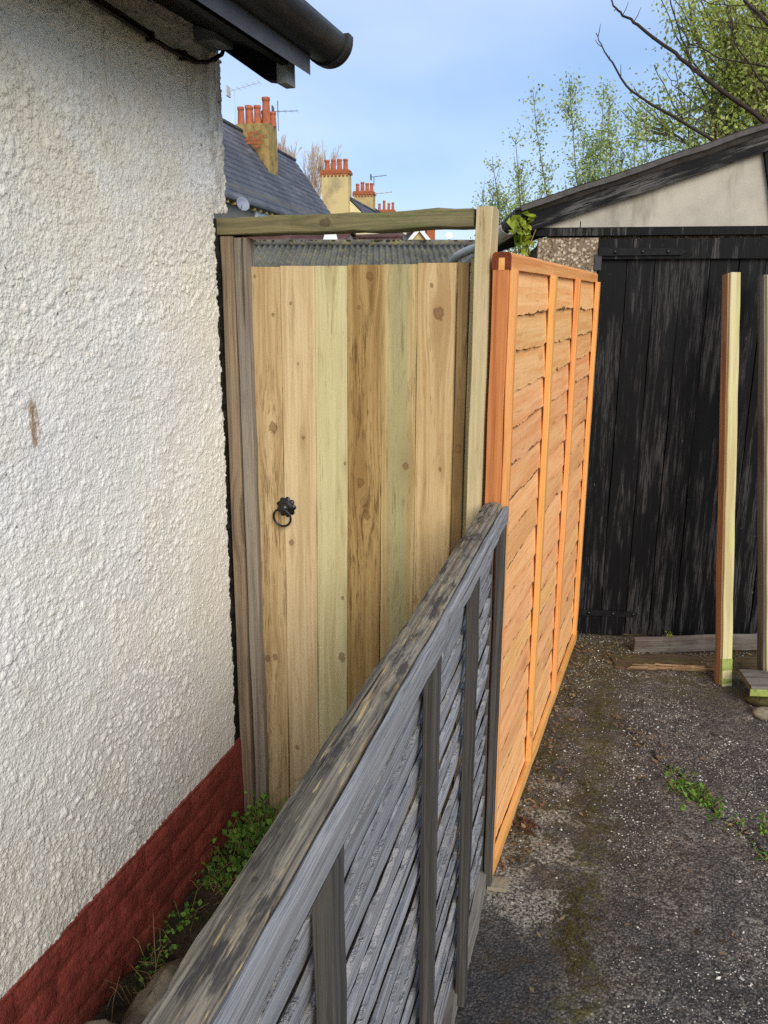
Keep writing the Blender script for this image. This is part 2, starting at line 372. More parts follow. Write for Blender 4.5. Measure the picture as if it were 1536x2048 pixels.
# crack running away to the right
cr = g.math('SUBTRACT', Yc, g.math('ADD', 3.12, g.math('MULTIPLY', X, -1.5)))
cr = g.math('ABSOLUTE', g.math('ADD', cr, g.math('MULTIPLY', g.math('SUBTRACT', g.noise(Pxy, 8, 5, .7), .5), .26)))
crm = g.math('MULTIPLY', g.rng(cr, .004, .018, 1, 0), g.rng(X, .02, .08))
c = g.mix(g.math('MULTIPLY', crm, .85), c, lin((26, 22, 18)))
chip = g.voro(Pxy, 120); chipm = g.math('MULTIPLY', g.rng(chip, .16, .26, 1, 0), g.rng(g.noise(Pxy, 12, 4, .6), .46, .6))
c = g.mix(g.math('MULTIPLY', chipm, .55), c, lin((150, 140, 128)))
hh = g.math('ADD', g.math('MULTIPLY', g.noise(Pxy, 140, 5, .75), .7), g.math('ADD', g.math('MULTIPLY', vs.outputs[0], -.8), g.math('MULTIPLY', g.math('ADD', crm, g.math('MULTIPLY', mossall, -.3)), -1.5)))
M['asphalt'] = g.done(c, g.rng(wv2, .3, .7, .62, .9), g.bump(hh, .8, .006), spec=.3)
g = G('soil'); P = g.pos()
c = g.mix(g.rng(g.noise(P, 30, 6, .7), .4, .62), lin((58, 47, 34)), lin((92, 78, 58)))
c = g.mix(g.rng(g.noise(P, 9, 4, .6), .5, .66, 0, .6), c, lin((60, 62, 30)))
M['soil'] = g.done(c, .95, g.bump(g.noise(P, 45, 7, .75), 1., .02))
g = G('grass_ground'); P = g.pos()
c = g.mix(g.rng(g.noise(P, 1.2, 6, .6), .4, .6), lin((70, 78, 44)), lin((92, 92, 58)))
M['land'] = g.done(c, .95)
M['stone'] = plain('stone', (150, 138, 116), .9, bump=1., bscale=70, dirt=(66, 62, 40), dscale=9, damt=.8)
M['chip'] = None
g = G('stone_chips'); r = g.attr('tone')
c = g.mix(r, lin((120, 108, 96)), lin((226, 218, 204)))
M['chip'] = g.done(c, .7)
# --- timber
M['frame_old'] = wood('frame_timber_weathered', (154, 134, 106), (112, 97, 78), (130, 114, 92), (70, 60, 50), .6, .6, auto_knots=.13, knot_col=(78, 60, 44), patch=(104, 100, 102), patch_amt=.5, bump=.6, crack=.5, grain=1.3)
M['stop_old'] = wood('stop_timber_weathered', (146, 134, 116), (108, 98, 86), (124, 114, 100), (64, 58, 52), .6, .6, auto_knots=.12, knot_col=(76, 62, 50), patch=(124, 120, 116), patch_amt=.5, bump=.6, crack=.7, grain=1.3)
M['cross_old'] = wood('crosspiece_mossy', (132, 122, 88), (96, 90, 66), (114, 106, 76), (62, 62, 40), .6, .58, knots=((0.0, .317, .014),), knot_col=(92, 74, 50), patch=(92, 104, 52), patch_amt=.75, patch_scale=(9, 9, 2.4), bump=.5, crack=.4, grain=1.2)
M['post_new'] = wood('post_timber_new', (206, 186, 146), (176, 154, 112), (188, 172, 126), (112, 88, 56), .55, .63, auto_knots=.10, knot_col=(128, 94, 58), patch=(188, 180, 128), patch_amt=.5, bump=.3, ring_amt=.25)
# gate boards: each with the knots the photograph shows
GB = [dict(base=(200, 174, 130), dark=(172, 144, 98), streak=(104, 74, 42), streak_amt=.7, streak_th=.555, knots=((.015, 1.28, .017), (-.02, .56, .012), (.006, .57, .011), (.022, 1.59, .006), (-.03, 1.69, .005))),
      dict(base=(214, 188, 148), dark=(190, 162, 120), streak=(126, 94, 60), streak_amt=.5, streak_th=.62, knots=((.012, 1.256, .006), (-.03, .943, .010), (-.022, .269, .008), (-.02, 1.62, .005), (.0, 1.46, .004))),
      dict(base=(210, 196, 152), dark=(188, 172, 124), streak=(128, 104, 62), streak_amt=.55, streak_th=.61, patch=(198, 190, 142), patch_amt=.4, knots=((-.005, 1.724, .010), (.033, .79, .007), (.03, .602, .015), (.04, 1.19, .005))),
      dict(base=(178, 146, 96), dark=(148, 114, 68), streak=(84, 56, 28), streak_amt=.85, streak_th=.55, knots=((.014, 1.689, .012), (-.01, 1.138, .014), (.01, 1.045, .012), (-.015, 1.61, .006))),
      dict(base=(196, 174, 124), dark=(170, 146, 96), streak=(104, 78, 42), streak_amt=.75, streak_th=.58, knots=((.022, 1.194, .011), (-.036, 1.745, .006)), stripes=((-.022, .026, (164, 162, 118), .7),)),
      dict(base=(208, 182, 132), dark=(184, 154, 104), streak=(128, 92, 50), streak_amt=.7, streak_th=.58, knots=((.008, 1.596, .017), (-.012, 1.665, .006), (.02, 1.19, .006)), stripes=((-.03, -.02, (168, 136, 84), .6), (.03, .036, (216, 192, 146), .6))),
      dict(base=(152, 126, 84), dark=(124, 98, 60), streak=(84, 60, 34), streak_amt=.8, streak_th=.58, knots=((.0, 1.246, .012), (.004, 1.74, .007))),
      dict(base=(192, 174, 124), dark=(166, 146, 96), streak=(120, 94, 56), streak_amt=.4, streak_th=.63, patch=(174, 168, 112), patch_amt=.5)]
for i, d in enumerate(GB):
    d = dict(d); M['gate%d' % i] = wood('gate_board_timber_%s' % 'abcdefgh'[i], d.pop('base'), d.pop('dark'), knot_col=(126, 90, 54), var=.0, bump=.35, ring_amt=.28, **d)
M['orange'] = wood('dip_treated_orange', (240, 176, 106), (222, 150, 80), (230, 162, 90), (168, 100, 50), .45, .61, auto_knots=.08, knot_col=(140, 70, 34), bump=.35, rough=.62, var=.08)
M['orange_slat'] = wood('dip_treated_slat', (246, 190, 130), (232, 164, 102), (238, 176, 112), (184, 114, 62), .55, .60, auto_knots=.07, knot_col=(134, 70, 36), bump=.45, rough=.66, bark=((112, 68, 42), .86), var=.09, grain=.8)
M['orange_end'] = wood('dip_treated_frame', (208, 138, 78), (172, 100, 52), (188, 116, 64), (112, 58, 30), .45, .62, knots=((.0, .46, .011), (.008, .95, .009)), knot_col=(96, 40, 24), bump=.35, rough=.62, var=.04)
M['orange_dark'] = plain('end_grain_orange', (128, 58, 26), .75, bump=.5, bscale=240, var=.6)
M['grey_slat'] = wood('weathered_slat', (174, 174, 176), (124, 124, 128), (150, 150, 154), (70, 66, 66), .5, .60, auto_knots=.06, knot_col=(70, 64, 62), bump=1., rough=.88, patch=(122, 110, 100), patch_amt=.4, patch_scale=(16, 16, 2.2), bark=((168, 164, 160), .9), var=.17, grain=2.2, crack=.6, ring_amt=.25, fine_amt=.5)
M['grey_batten'] = wood('weathered_batten', (84, 80, 74), (54, 51, 48), (68, 65, 60), (40, 38, 36), .6, .6, auto_knots=.06, knot_col=(52, 46, 40), bump=.8, rough=.88, var=.1, grain=2., crack=.6)
g_cap = dict(base=(146, 134, 116), dark=(92, 84, 74), ring=(112, 104, 92), streak=(212, 176, 122), streak_amt=.85, streak_th=.60, knots=((.010, .80, .004), (-.008, .42, .004)), knot_col=(60, 54, 50))
M['grey_cap'] = wood('weathered_cap', **g_cap, patch=(58, 54, 52), patch_amt=.85, patch_scale=(38, 38, 8.), bump=1., rough=.9, grain=2.0, crack=.9, var=.02, fine_amt=.65)
M['cap_side'] = wood('weathered_rail', (164, 162, 160), (124, 123, 124), (142, 141, 142), (82, 80, 78), .6, .59, knots=((.012, 1.1, .004),), bump=1., rough=.88, grain=2.2, crack=.7, var=.02, fine_amt=.5)
# black garage timber: paint worn to grey wood in vertical streaks
def black_wood(name, worn, th):
    g = G(name); P = g.obj(); r = g.rand(); off = g.comb(g.math('MULTIPLY', r, 11.), g.math('MULTIPLY', r, 5.), g.math('MULTIPLY', r, 17.)); Q = g.vmath('ADD', P, off)
    n1 = g.noise(g.mp(Q, (44, 44, 2.9)), 1, 7, .7); n2 = g.noise(g.mp(Q, (230, 230, 8)), 1, 4, .65); n3 = g.noise(Q, 1.7, 2)
    m = g.math('MULTIPLY', g.rng(g.math('ADD', n1, g.math('MULTIPLY', g.math('SUBTRACT', n3, .5), .5)), th, th+.16), g.rng(n2, .42, .56, .0, 1))
    c = g.mix(g.rng(n2, .3, .7), lin((7, 7, 9)), lin((14, 14, 16)))
    c = g.mix(g.math('MULTIPLY', m, .85), c, g.mix(g.rng(n2, .4, .6), lin(worn), lin(tuple(v*.62 for v in worn))))
    fl = g.rng(g.noise(g.mp(Q, (60, 60, 14)), 1, 5, .7), .69, .74)
    c = g.mix(g.math('MULTIPLY', fl, .7), c, lin((132, 130, 124)))
    return g.done(c, g.rng(m, 0, 1, .55, .9), g.bump(g.math('ADD', g.math('MULTIPLY', m, -1.), g.math('MULTIPLY', n2, .6)), .5, .004), spec=.15)
M['door_black'] = black_wood('door_black_worn', (104, 102, 100), .455)
M['barge'] = black_wood('barge_black_worn', (160, 157, 150), .45)
M['trim_black'] = black_wood('trim_black_worn', (142, 138, 130), .53)
g = G('gable_render'); P = g.pos()
c = g.mix(g.rng(g.noise(P, 4, 5, .6), .35, .65), lin((188, 180, 164)), lin((166, 159, 145)))
c = g.mix(g.rng(g.noise(g.mp(P, (7, 7, 1.8)), 1, 5, .65), .52, .72, 0, .6), c, lin((128, 120, 106)))
M['gable'] = g.done(c, .9, g.bump(g.noise(P, 150, 4, .7), .4, .004))
g = G('pebbledash'); P = g.pos()
vc = g.n('ShaderNodeTexVoronoi'); g.put(vc.inputs['Vector'], P); vc.inputs['Scale'].default_value = 85
c = g.mix(g.rng(g.sep(vc.outputs[1])[0], .1, .9), lin((112, 92, 70)), lin((202, 184, 158)))
c = g.mix(g.rng(vc.outputs[0], .35, .7), c, lin((128, 112, 90)))
M['pebble'] = g.done(c, .85, g.bump(vc.outputs[0], -.9, .012))
g = G('corrugated_cement'); P = g.pos()
c = g.mix(g.rng(g.noise(P, 2.5, 5, .65), .4, .65), lin((112, 110, 100)), lin((84, 82, 74)))
c = g.mix(g.rng(g.noise(P, 9, 6, .72), .5, .62, 0, .85), c, lin((138, 128, 84)))
c = g.mix(g.rng(g.noise(g.mp(P, (1, 1, 1), (3, 1, 2)), 14, 6, .72), .56, .64, 0, .8), c, lin((92, 84, 52)))
M['corr'] = g.done(c, .95, g.bump(g.noise(P, 40, 6, .7), .6, .02))
M['roof_edge'] = plain('roof_edge', (92, 88, 84), .9, bump=.6, bscale=70, dirt=(60, 58, 52), dscale=18, damt=.7)
def roof_mat(name, a, b, lic):
    g = G(name); P = g.pos(); r = g.noise(P, .9, 5, .6)
    c = g.mix(g.rng(r, .35, .65), lin(a), lin(b)); c = g.mix(g.rng(g.noise(g.mp(P, (3, .6, 3)), 1, 5, .7), .53, .68, 0, .5), c, lin(lic))
    vv = g.n('ShaderNodeTexVoronoi'); g.put(vv.inputs['Vector'], g.mp(P, (1.4, 3.6, 5))); c = g.mix(g.math('MULTIPLY', g.sep(vv.outputs[1])[0], .3), c, lin(tuple(x*.6 for x in a)))
    return g.done(c, .7, g.bump(g.noise(P, 22, 4), .3, .02))
M['slate'] = roof_mat('slate_roof', (100, 100, 106), (78, 79, 87), (150, 149, 150))
M['tile_red'] = roof_mat('clay_tile_roof', (112, 78, 70), (88, 64, 62), (140, 112, 100))
M['wall_tan'] = plain('wall_tan', (196, 172, 116), .9, bump=.5, bscale=14, dirt=(150, 128, 84), dscale=1.6, damt=.7)
M['stack_lichen'] = plain('stack_lichen', (168, 142, 88), .95, bump=.9, bscale=16, dirt=(104, 92, 58), dscale=3.5, damt=.8)
M['stack_cream'] = plain('stack_cream', (214, 190, 134), .95, bump=.5, bscale=14, dirt=(150, 136, 104), dscale=1.2, damt=.75)
M['wall_cream'] = plain('wall_cream', (226, 212, 168), .9, dirt=(196, 180, 140), dscale=1.2, damt=.5)
M['wall_grey'] = plain('wall_grey', (124, 120, 114), .9, bump=.4, bscale=20, dirt=(90, 86, 80), dscale=2, damt=.5)
M['terracotta'] = plain('terracotta', (184, 104, 72), .8, dirt=(124, 74, 56), dscale=7, damt=.6)
M['brick_red'] = plain('brick_red', (172, 98, 62), .9, dirt=(120, 70, 48), dscale=12, damt=.6)
M['white_paint'] = plain('white_paint', (228, 228, 224), .5)
M['glass'] = plain('window_glass', (120, 140, 160), .08, .6)
M['alu'] = plain('aerial_aluminium', (196, 198, 196), .4, .5)
M['steel_dark'] = plain('aerial_dark', (84, 88, 96), .5)
M['dish'] = plain('dish_grey', (136, 142, 156), .5)
def leaf_mat(name, a, b, sub=.25):
    g = G(name); t = g.attr('tone')
    c = g.mix(t, lin(a), lin(b)); m = g.done(c, .55, None, spec=.3)
    tr = g.n('ShaderNodeBsdfTranslucent'); g.put(tr.inputs[0], c); ms = g.n('ShaderNodeMixShader'); ms.inputs[0].default_value = sub
    g.t.links.new(g.b.outputs[0], ms.inputs[1]); g.t.links.new(tr.outputs[0], ms.inputs[2]); g.t.links.new(ms.outputs[0], g.o.inputs[0])
    return m
M['leaf_spring'] = leaf_mat('leaf_spring', (150, 166, 70), (232, 232, 138), .45)
M['leaf_birch'] = leaf_mat('leaf_pale', (136, 160, 90), (210, 220, 142), .4)
M['leaf_weed'] = leaf_mat('leaf_weed', (62, 104, 34), (134, 174, 70), .3)
M['leaf_lime'] = leaf_mat('leaf_lime', (112, 128, 30), (190, 200, 72), .35)
M['straw'] = plain('dry_stem', (150, 122, 84), .9)
M['bark_dark'] = plain('bark_dark', (58, 46, 40), .9, bump=.5, bscale=60)
M['bark_mid'] = plain('bark_mid', (112, 100, 72), .9, bump=.5, bscale=40)
M['bark_pale'] = plain('bark_pale', (196, 172, 148), .9)
M['wood_grey'] = wood('ground_plank_grey', (132, 126, 116), (96, 90, 82), (112, 106, 96), (66, 60, 54), .5, .6, auto_knots=.05, patch=(92, 74, 70), patch_amt=.6, patch_scale=(9, 9, 3), bump=.8, rough=.9, crack=.6)
M['wood_rot'] = wood('ground_plank_rotten', (96, 80, 58), (66, 54, 40), (80, 68, 48), (48, 40, 30), .6, .58, patch=(84, 86, 40), patch_amt=.6, patch_scale=(16, 16, 4), bump=1., rough=.95, crack=.8)
M['splinter'] = wood('split_wood', (168, 140, 104), (112, 86, 58), (136, 108, 76), (84, 62, 42), .6, .58, bump=1., rough=.95)
M['wood_green'] = wood('batten_green', (206, 196, 150), (178, 164, 112), (190, 178, 128), (124, 104, 62), .4, .64, auto_knots=.07, knot_col=(110, 88, 56), patch=(196, 196, 120), patch_amt=.6, patch_scale=(12, 12, 2.2), bump=.4, var=.03)
M['wood_brown'] = wood('batten_brown', (172, 136, 100), (136, 102, 72), (154, 118, 86), (84, 54, 36), .5, .6, bump=.5, var=.03)
M['moss_green'] = plain('algae_green', (156, 166, 92), .95, bump=.8, bscale=120, dirt=(104, 124, 44), dscale=30, damt=.7)
M['moss_dark'] = plain('moss_dark', (66, 58, 28), 1., bump=1., bscale=140, dirt=(96, 84, 42), dscale=60, damt=.7)

# ------------------------------------------------------------------ ground
def grid(name, xs, ys, zf, mat, kind='structure', parent=None):
    xs, ys = np.asarray(xs), np.asarray(ys); XX, YY = np.meshgrid(xs, ys); ZZ = zf(XX, YY); nx = len(xs)
    v = np.stack([XX.ravel(), YY.ravel(), ZZ.ravel()], 1)
    f = [(j*nx+i, j*nx+i+1, (j+1)*nx+i+1, (j+1)*nx+i) for j in range(len(ys)-1) for i in range(nx-1)]
    o = link(name, mesh(name, v, f, mat, True), parent)
    if parent is None: tag(o, kind=kind)
    return o
def fbm(x, y, seed=0, oct=4, f0=1.):
    r = np.random.default_rng(seed); s = np.zeros_like(x); a = 1.
    for k in range(oct):
        for j in range(4):
            th = r.uniform(0, 6.28); ph = r.uniform(0, 6.28); f = f0*2**k*r.uniform(.7, 1.4)
            s = s + a*.5*np.sin((x*np.cos(th)+y*np.sin(th))*f*6.28+ph)
        a *= .5
    return s
grid('ground', [-900, -200, -40, -5, 5, 40, 200, 900], [-600, -100, -10, 0, 10, 30, 80, 200, 900], lambda x, y: x*0-.03, M['land'])
grid('driveway', np.linspace(-.36, 5, 70), np.linspace(-2.5, 4.3, 90), lambda x, y: .004*fbm(x, y, 3, 3, 1.1)*np.clip((x+.36)*4, 0, 1), M['asphalt'])
grid('garden_soil', np.linspace(-1.2, -.33, 60), np.linspace(-2.5, 4.5, 300), lambda x, y: .004+.010*fbm(x, y, 5, 4, 3)+.03*np.exp(-((x+1.08)/.10)**2), M['soil'])
# loose light chips bedded in the asphalt
def chips():
    V = []; F = []; T = []
    n = 17000
    base = np.array([(1, 0, 0), (0, 1, 0), (-1, 0, 0), (0, -1, 0), (0, 0, 1), (0, 0, -1)], float); tri = [(0, 1, 4), (1, 2, 4), (2, 3, 4), (3, 0, 4), (1, 0, 5), (2, 1, 5), (3, 2, 5), (0, 3, 5)]
    k = 0
    while k < n:
        y = 1.35+2.6*rng.random()**1.25; x = -.30+1.55*rng.random()
        if x < -.30+.055*(y-2): continue
        d = .62+.25*(x > .05)+.4*math.sin(x*5.1+y*2.3)+.35*math.sin(x*2.2-y*4.7+1)
        if x < -.02 and y < 1.9: d -= .75
        if abs(x+.04) < .06: d -= .4
        if rng.random() > d: continue
        s = rng.lognormal(math.log(.0018), .42); s = min(s, .0055)
        if rng.random() < .003: s = rng.uniform(.005, .008)
        a = rng.uniform(0, 6.28); sc = np.array([s*rng.uniform(.8, 1.5), s*rng.uniform(.6, 1.1), s*rng.uniform(.5, .8)])
        p = base*sc*rng.uniform(.75, 1.25, (6, 1)); ca, sa = math.cos(a), math.sin(a)
        p = np.stack([p[:, 0]*ca-p[:, 1]*sa+x, p[:, 0]*sa+p[:, 1]*ca+y, p[:, 2]+s*.25+.001], 1)
        F += [tuple(i+len(V) for i in t) for t in tri]; V += p.tolist(); T += [float(np.clip(rng.normal(.48, .27), 0, 1))]*6; k += 1
    o = link('gravel', mesh('gravel', V, F, M['chip'], False, {'tone': T})); tag(o, 'pale stone chips bedded in the worn asphalt', kind='stuff')
chips()
def litter():
    V = []; F = []; T = []
    for i in range(900):
        t = rng.random()
        if t < .35: y = rng.uniform(2.05, 3.8); x = -.31+.055*(y-2)+.02+abs(rng.normal(0, .05))
        elif t < .75: x = rng.uniform(-.2, .9); y = 3.86+.2*x-abs(rng.normal(0, .14))
        elif t < .88: x = rng.uniform(.0, .6); y = 3.12-1.5*x+rng.normal(0, .06)
        else: x = rng.uniform(-.28, .9); y = rng.uniform(1.5, 3.8)
        a = rng.uniform(0, 6.28); L_ = rng.uniform(.004, .014); w = L_*rng.uniform(.25, .6); b = len(V); ca, sa = math.cos(a), math.sin(a)
        for (p, q, h) in ((-L_, 0, .001), (0, -w, rng.uniform(.001, .006)), (L_, 0, rng.uniform(.001, .008)), (0, w, rng.uniform(.001, .006))):
            V.append((x+p*ca-q*sa, y+p*sa+q*ca, .007+h))
        F += [(b, b+1, b+2), (b, b+2, b+3)]; T += [float(rng.random())]*4
    g = G('leaf_litter'); c = g.mix(g.attr('tone'), lin((58, 42, 28)), lin((150, 122, 86))); m = g.done(c, .9)
    tag(link('leaf_litter', mesh('leaf_litter', V, F, m, False, {'tone': T})), 'brown leaf crumbs and wood scraps gathered along the panel and door foot', kind='stuff')
litter()
def tufts(name, pts, mat, label, s0=.0028):
    V = []; F = []
    for (x, y) in pts:
        for k in range(7):
            a = rng.uniform(0, 6.28); r_ = s0*rng.uniform(.5, 1.6); h = s0*rng.uniform(.3, 1.1); dx, dy = rng.normal(0, s0*3.2, 2); b = len(V)
            V += [(x+dx+r_*math.cos(a+t), y+dy+r_*math.sin(a+t), 0.) for t in (0, 1.57, 3.14, 4.71)]+[(x+dx+rng.normal(0, r_*.3), y+dy+rng.normal(0, r_*.3), h)]
            F += [(b, b+1, b+4), (b+1, b+2, b+4), (b+2, b+3, b+4), (b+3, b, b+4)]
    o = link(name, mesh(name, V, F, mat, True)); tag(o, label, kind='stuff')
pts = []
for i in range(900):
    y = rng.uniform(1.3, 3.7); t = rng.random()
    if y < 2.1: x = -.035+rng.normal(0, .03)+.03*math.sin(y*9)
    elif t < .5: x = -.33+.055*(y-2)+abs(rng.normal(.03, .05))
    else: x = -.06+rng.normal(0, .09)
    if x < -.325+.055*(y-2)+.02: continue
    if math.sin(y*11+x*17)+rng.normal(0, .5) > .2: pts.append((x, y))
tufts('moss', pts, M['moss_dark'], 'dark olive moss growing in the asphalt seam')

# ------------------------------------------------------------------ near house: roughcast wall, plinth, eaves
hs = thing('house', 'cream roughcast house wall with red painted plinth and black eaves', 'house', (-1.3, 0, 0))
MB().box(-2.2, -1.135, -3.5, 2.045, .0, 2.36).build('wall_core', M['tar'], hs)
MB().ext([(-1.30, 0, 0), (-1.130, 0, 0), (-1.103, 0, 1.872), (-1.30, 0, 1.872)], (0, 1.95, 0), (0, 2.085, 0)).build('tar_strip', M['tar'], hs)
def stucco():
    y0, z0, z1 = .78, .315, 2.36; d = .0027
    ny = int((2.09-y0)/d); nz = int((z1-z0)/d)
    H = np.zeros((nz, ny))
    def stamp(n, rmin, rmax, hk):
        cy = rng.uniform(0, ny-1, n); cz = rng.uniform(0, nz-1, n); r_ = rng.uniform(rmin, rmax, n)/d; h = hk*r_*d*rng.uniform(.5, 1.1, n)
        a = rng.uniform(0, 3.14, n); el = rng.uniform(.55, .95, n); tl = rng.normal(0, .35, (2, n)); tl[1] -= .35; W_ = int(rmax/d)+1
        iy, iz = cy.astype(int), cz.astype(int)
        for dy in range(-W_, W_+1):
            for dz in range(-W_, W_+1):
                yy, zz = iy+dy, iz+dz; oy, oz = yy-cy, zz-cz
                p = oy*np.cos(a)+oz*np.sin(a); q = (-oy*np.sin(a)+oz*np.cos(a))/el
                rr = (p*p+q*q)/(r_*r_); ok = (rr < 1) & (yy >= 0) & (yy < ny) & (zz >= 0) & (zz < nz)
                val = h*np.sqrt(np.clip(1-rr, 0, 1))*(1+tl[0]*p/r_+tl[1]*q/r_)
                np.maximum.at(H, (zz[ok], yy[ok]), val[ok])
    stamp(17000, .0022, .0045, .62); stamp(11000, .0042, .0078, .55); stamp(2300, .0075, .0125, .42); stamp(160, .012, .018, .32)
    K = H.copy()                                    # coats of paint round the lumps off
    for _ in range(1):
        K = (K+np.roll(K, 1, 0)+np.roll(K, -1, 0)+np.roll(K, 1, 1)+np.roll(K, -1, 1))/5
    H = .72*H+.28*K
    zz = z0+np.arange(nz)*d; yy = y0+np.arange(ny)*d; YY, ZZ = np.meshgrid(yy, zz)
    H = H*(.85+.25*np.tanh(fbm(YY, ZZ, 9, 2, 1.3)))+.0016*fbm(YY, ZZ, 21, 4, 2.4)
    # smooth repair patch and a fine trowelled stretch near the gate
    pm = np.exp(-(((YY-1.80)/.035)**2+((ZZ-.92-.9*(YY-1.80))/.075)**2)**2); H = H*(1-.9*pm)+.004*pm
    sm = np.clip((YY-1.62)/.25, 0, 1)*np.clip((1.5-ZZ)/.5, 0, 1); H = H*(1-.45*sm)
    hmax = .012
    yend = np.where(zz > 1.885, 2.072, 2.0)+.004*np.sin(zz*90)+rng.normal(0, .0028, nz)
    ze = np.convolve(yend, np.ones(3)/3, 'same'); ze[0] = yend[0]; ze[-1] = yend[-1]
    YV = np.minimum(YY, ze[:, None])
    XV = -1.103+.004*(ZZ-1.2)/1. + H; XV = XV-.012*np.clip((1.3-ZZ), 0, 1)
    over = YY-ze[:, None]; XV = np.where(over > 0, -1.14, XV); XV = np.where((over > -.0054) & (over <= 0), XV-.006, XV)
    # plaster line at the foot wavers and swells
    ZV = ZZ.copy(); ZV[0, :] = z0+.006*fbm(yy, yy*0, 4, 3, 3.); XV[0, :] -= .02
    V = np.stack([XV.ravel(), YV.ravel(), ZV.ravel()], 1)
    idx = np.arange(nz*ny).reshape(nz, ny)
    Fq = np.stack([idx[:-1, :-1].ravel(), idx[:-1, 1:].ravel(), idx[1:, 1:].ravel(), idx[1:, :-1].ravel()], 1)
    me = bpy.data.meshes.new('wall'); me.vertices.add(len(V)); me.vertices.foreach_set('co', V.astype(np.float32).ravel())
    me.loops.add(Fq.size); me.loops.foreach_set('vertex_index', Fq.ravel().astype(np.int32)); me.polygons.add(len(Fq))
    me.polygons.foreach_set('loop_start', np.arange(0, Fq.size, 4, dtype=np.int32)); me.polygons.foreach_set('use_smooth', np.ones(len(Fq), bool))
    me.update(calc_edges=True); me.materials.append(M['render'])
    a = me.attributes.new('lump', 'FLOAT', 'POINT'); a.data.foreach_set('value', np.clip(H/hmax, 0, 1).astype(np.float32).ravel())
    return link('wall', me, hs)
wall = stucco()
MB().box(-1.134, -1.098, -3.5, .785, .315, 2.36).build('wall_front', M['render'], hs)
# plinth: painted bricks
pl = MB().box(-1.134, -1.1125, -3.5, 2.03, -.05, .318).build('plinth', M['plinth'], hs)
def brick_me():
    b = .006; L_, h = .215, .067; v = []; n = 12; m = 6
    for j in range(m+1):
        for i in range(n+1):
            e = min(i/n, 1-i/n)*L_; e2 = min(j/m, 1-j/m)*h; k = min(1, min(e, e2)/b)
            v.append((.004*(k-1)+rng.normal(0, .0012)*(k > 0)+.0015*math.sin(i*1.3+j*2), L_*(i/n-.5), h*j/m))
    f = [(j*(n+1)+i, j*(n+1)+i+1, (j+1)*(n+1)+i+1, (j+1)*(n+1)+i) for j in range(m) for i in range(n)]
    return mesh('brick', v, f, M['plinth'], True)
bm3 = [brick_me() for _ in range(5)]
for cidx in range(4):
    for k in range(8):
        y = .35+k*.226+(.113 if cidx % 2 else 0)
        if y+.107 > 2.03: continue
        o = link('brick', bm3[(k*3+cidx) % 5], pl, (-1.107+rng.normal(0, .0012), y, .018+cidx*.076+rng.normal(0, .001)), Matrix.Rotation(rng.normal(0, .006), 3, 'X'))
# eaves
ROOF_S = math.tan(R(34))
def roofpt(x, y, dz=0.): return Vector((x, y, 2.36-(x+1.1)*ROOF_S+dz))
sl = MB(); sl.ext([roofpt(-3.0, 0, .02), roofpt(-.86, 0, .02), roofpt(-.86, 0, .09), roofpt(-3.0, 0, .09)], (0, -3.5, 0), (0, 2.10, 0)); sl.build('roof', M['slate'], hs)
MB().ext([(-1.105, 0, 2.30), (-.955, 0, 2.20), (-.905, 0, 2.192), (-.897, 0, 2.205), (-.897, 0, 2.26), (-1.12, 0, 2.42)], (0, 2.03, 0), (0, 2.068, 0)).build('bargeboard', M['black_paint'], hs)
MB().box(-.918, -.893, 2.022, 2.078, 2.186, 2.272).build('board_end', M['grey_paint'], hs)
MB().ext([(-1.10, 0, 2.31), (-.90, 0, 2.235), (-.90, 0, 2.245), (-1.10, 0, 2.325)], (0, -3.5, 0), (0, 2.028, 0)).build('soffit', M['black_paint'], hs)
MB().box(-.905, -.885, -3.5, 2.02, 2.225, 2.33).build('fascia', M['black_paint'], hs)
MB().box(-1.10, -1.035, 1.935, 2.022, 2.272, 2.345).build('rafter_end', M['grey_paint'], hs)
for yy in (.35, .88, 1.41):
    MB().ext([(-1.10, 0, 2.26), (-.91, 0, 2.195), (-.91, 0, 2.245), (-1.10, 0, 2.33)], (0, yy, 0), (0, yy+.05, 0)).build('rafter', M['black_paint'], hs)
gt = MB(); n = 18; gv = []; gx, gz, gr_ = -.842, 2.318, .058
ys = (-3.5, -1., 1.0, 2.175)
for y in ys:
    for k in range(n+1): a = math.pi+math.pi*k/n; gv.append((gx+gr_*math.cos(a), y, gz+gr_*math.sin(a)))
    for k in range(n+1): a = 2*math.pi-math.pi*k/n; gv.append((gx+(gr_-.004)*math.cos(a), y, gz+(gr_-.004)*math.sin(a)))
m_ = 2*(n+1); gf = [(i*m_+k, i*m_+(k+1) % m_, (i+1)*m_+(k+1) % m_, (i+1)*m_+k) for i in range(len(ys)-1) for k in range(m_)]
gut = link('gutter', mesh('gutter', gv, gf, M['gutter'], True), hs)
cap = MB()
for (ya, yb, r_) in ((2.165, 2.188, .0635), (2.188, 2.194, .0605), (2.194, 2.203, .0625)):
    cap.ext([(gx+r_*math.cos(math.pi+math.pi*k/n), 0, gz+r_*math.sin(math.pi+math.pi*k/n)) for k in range(n+1)]+[(gx+r_, 0, gz+.008), (gx-r_, 0, gz+.008)], (0, ya, 0), (0, yb, 0))
cap.build('end_cap', M['gutter'], gut)
cb = MB().tube([(-1.084, 1.30, 2.262), (-1.084, 1.52, 2.236), (-1.084, 1.725, 2.223), (-1.083, 1.80, 2.219), (-1.083, 1.905, 2.219), (-1.079, 1.965, 2.232), (-1.072, 2.03, 2.265), (-1.075, 2.06, 2.30), (-1.08, 2.07, 2.34)], .0052, 8)
cb.build('cable', M['cable'], hs, True)
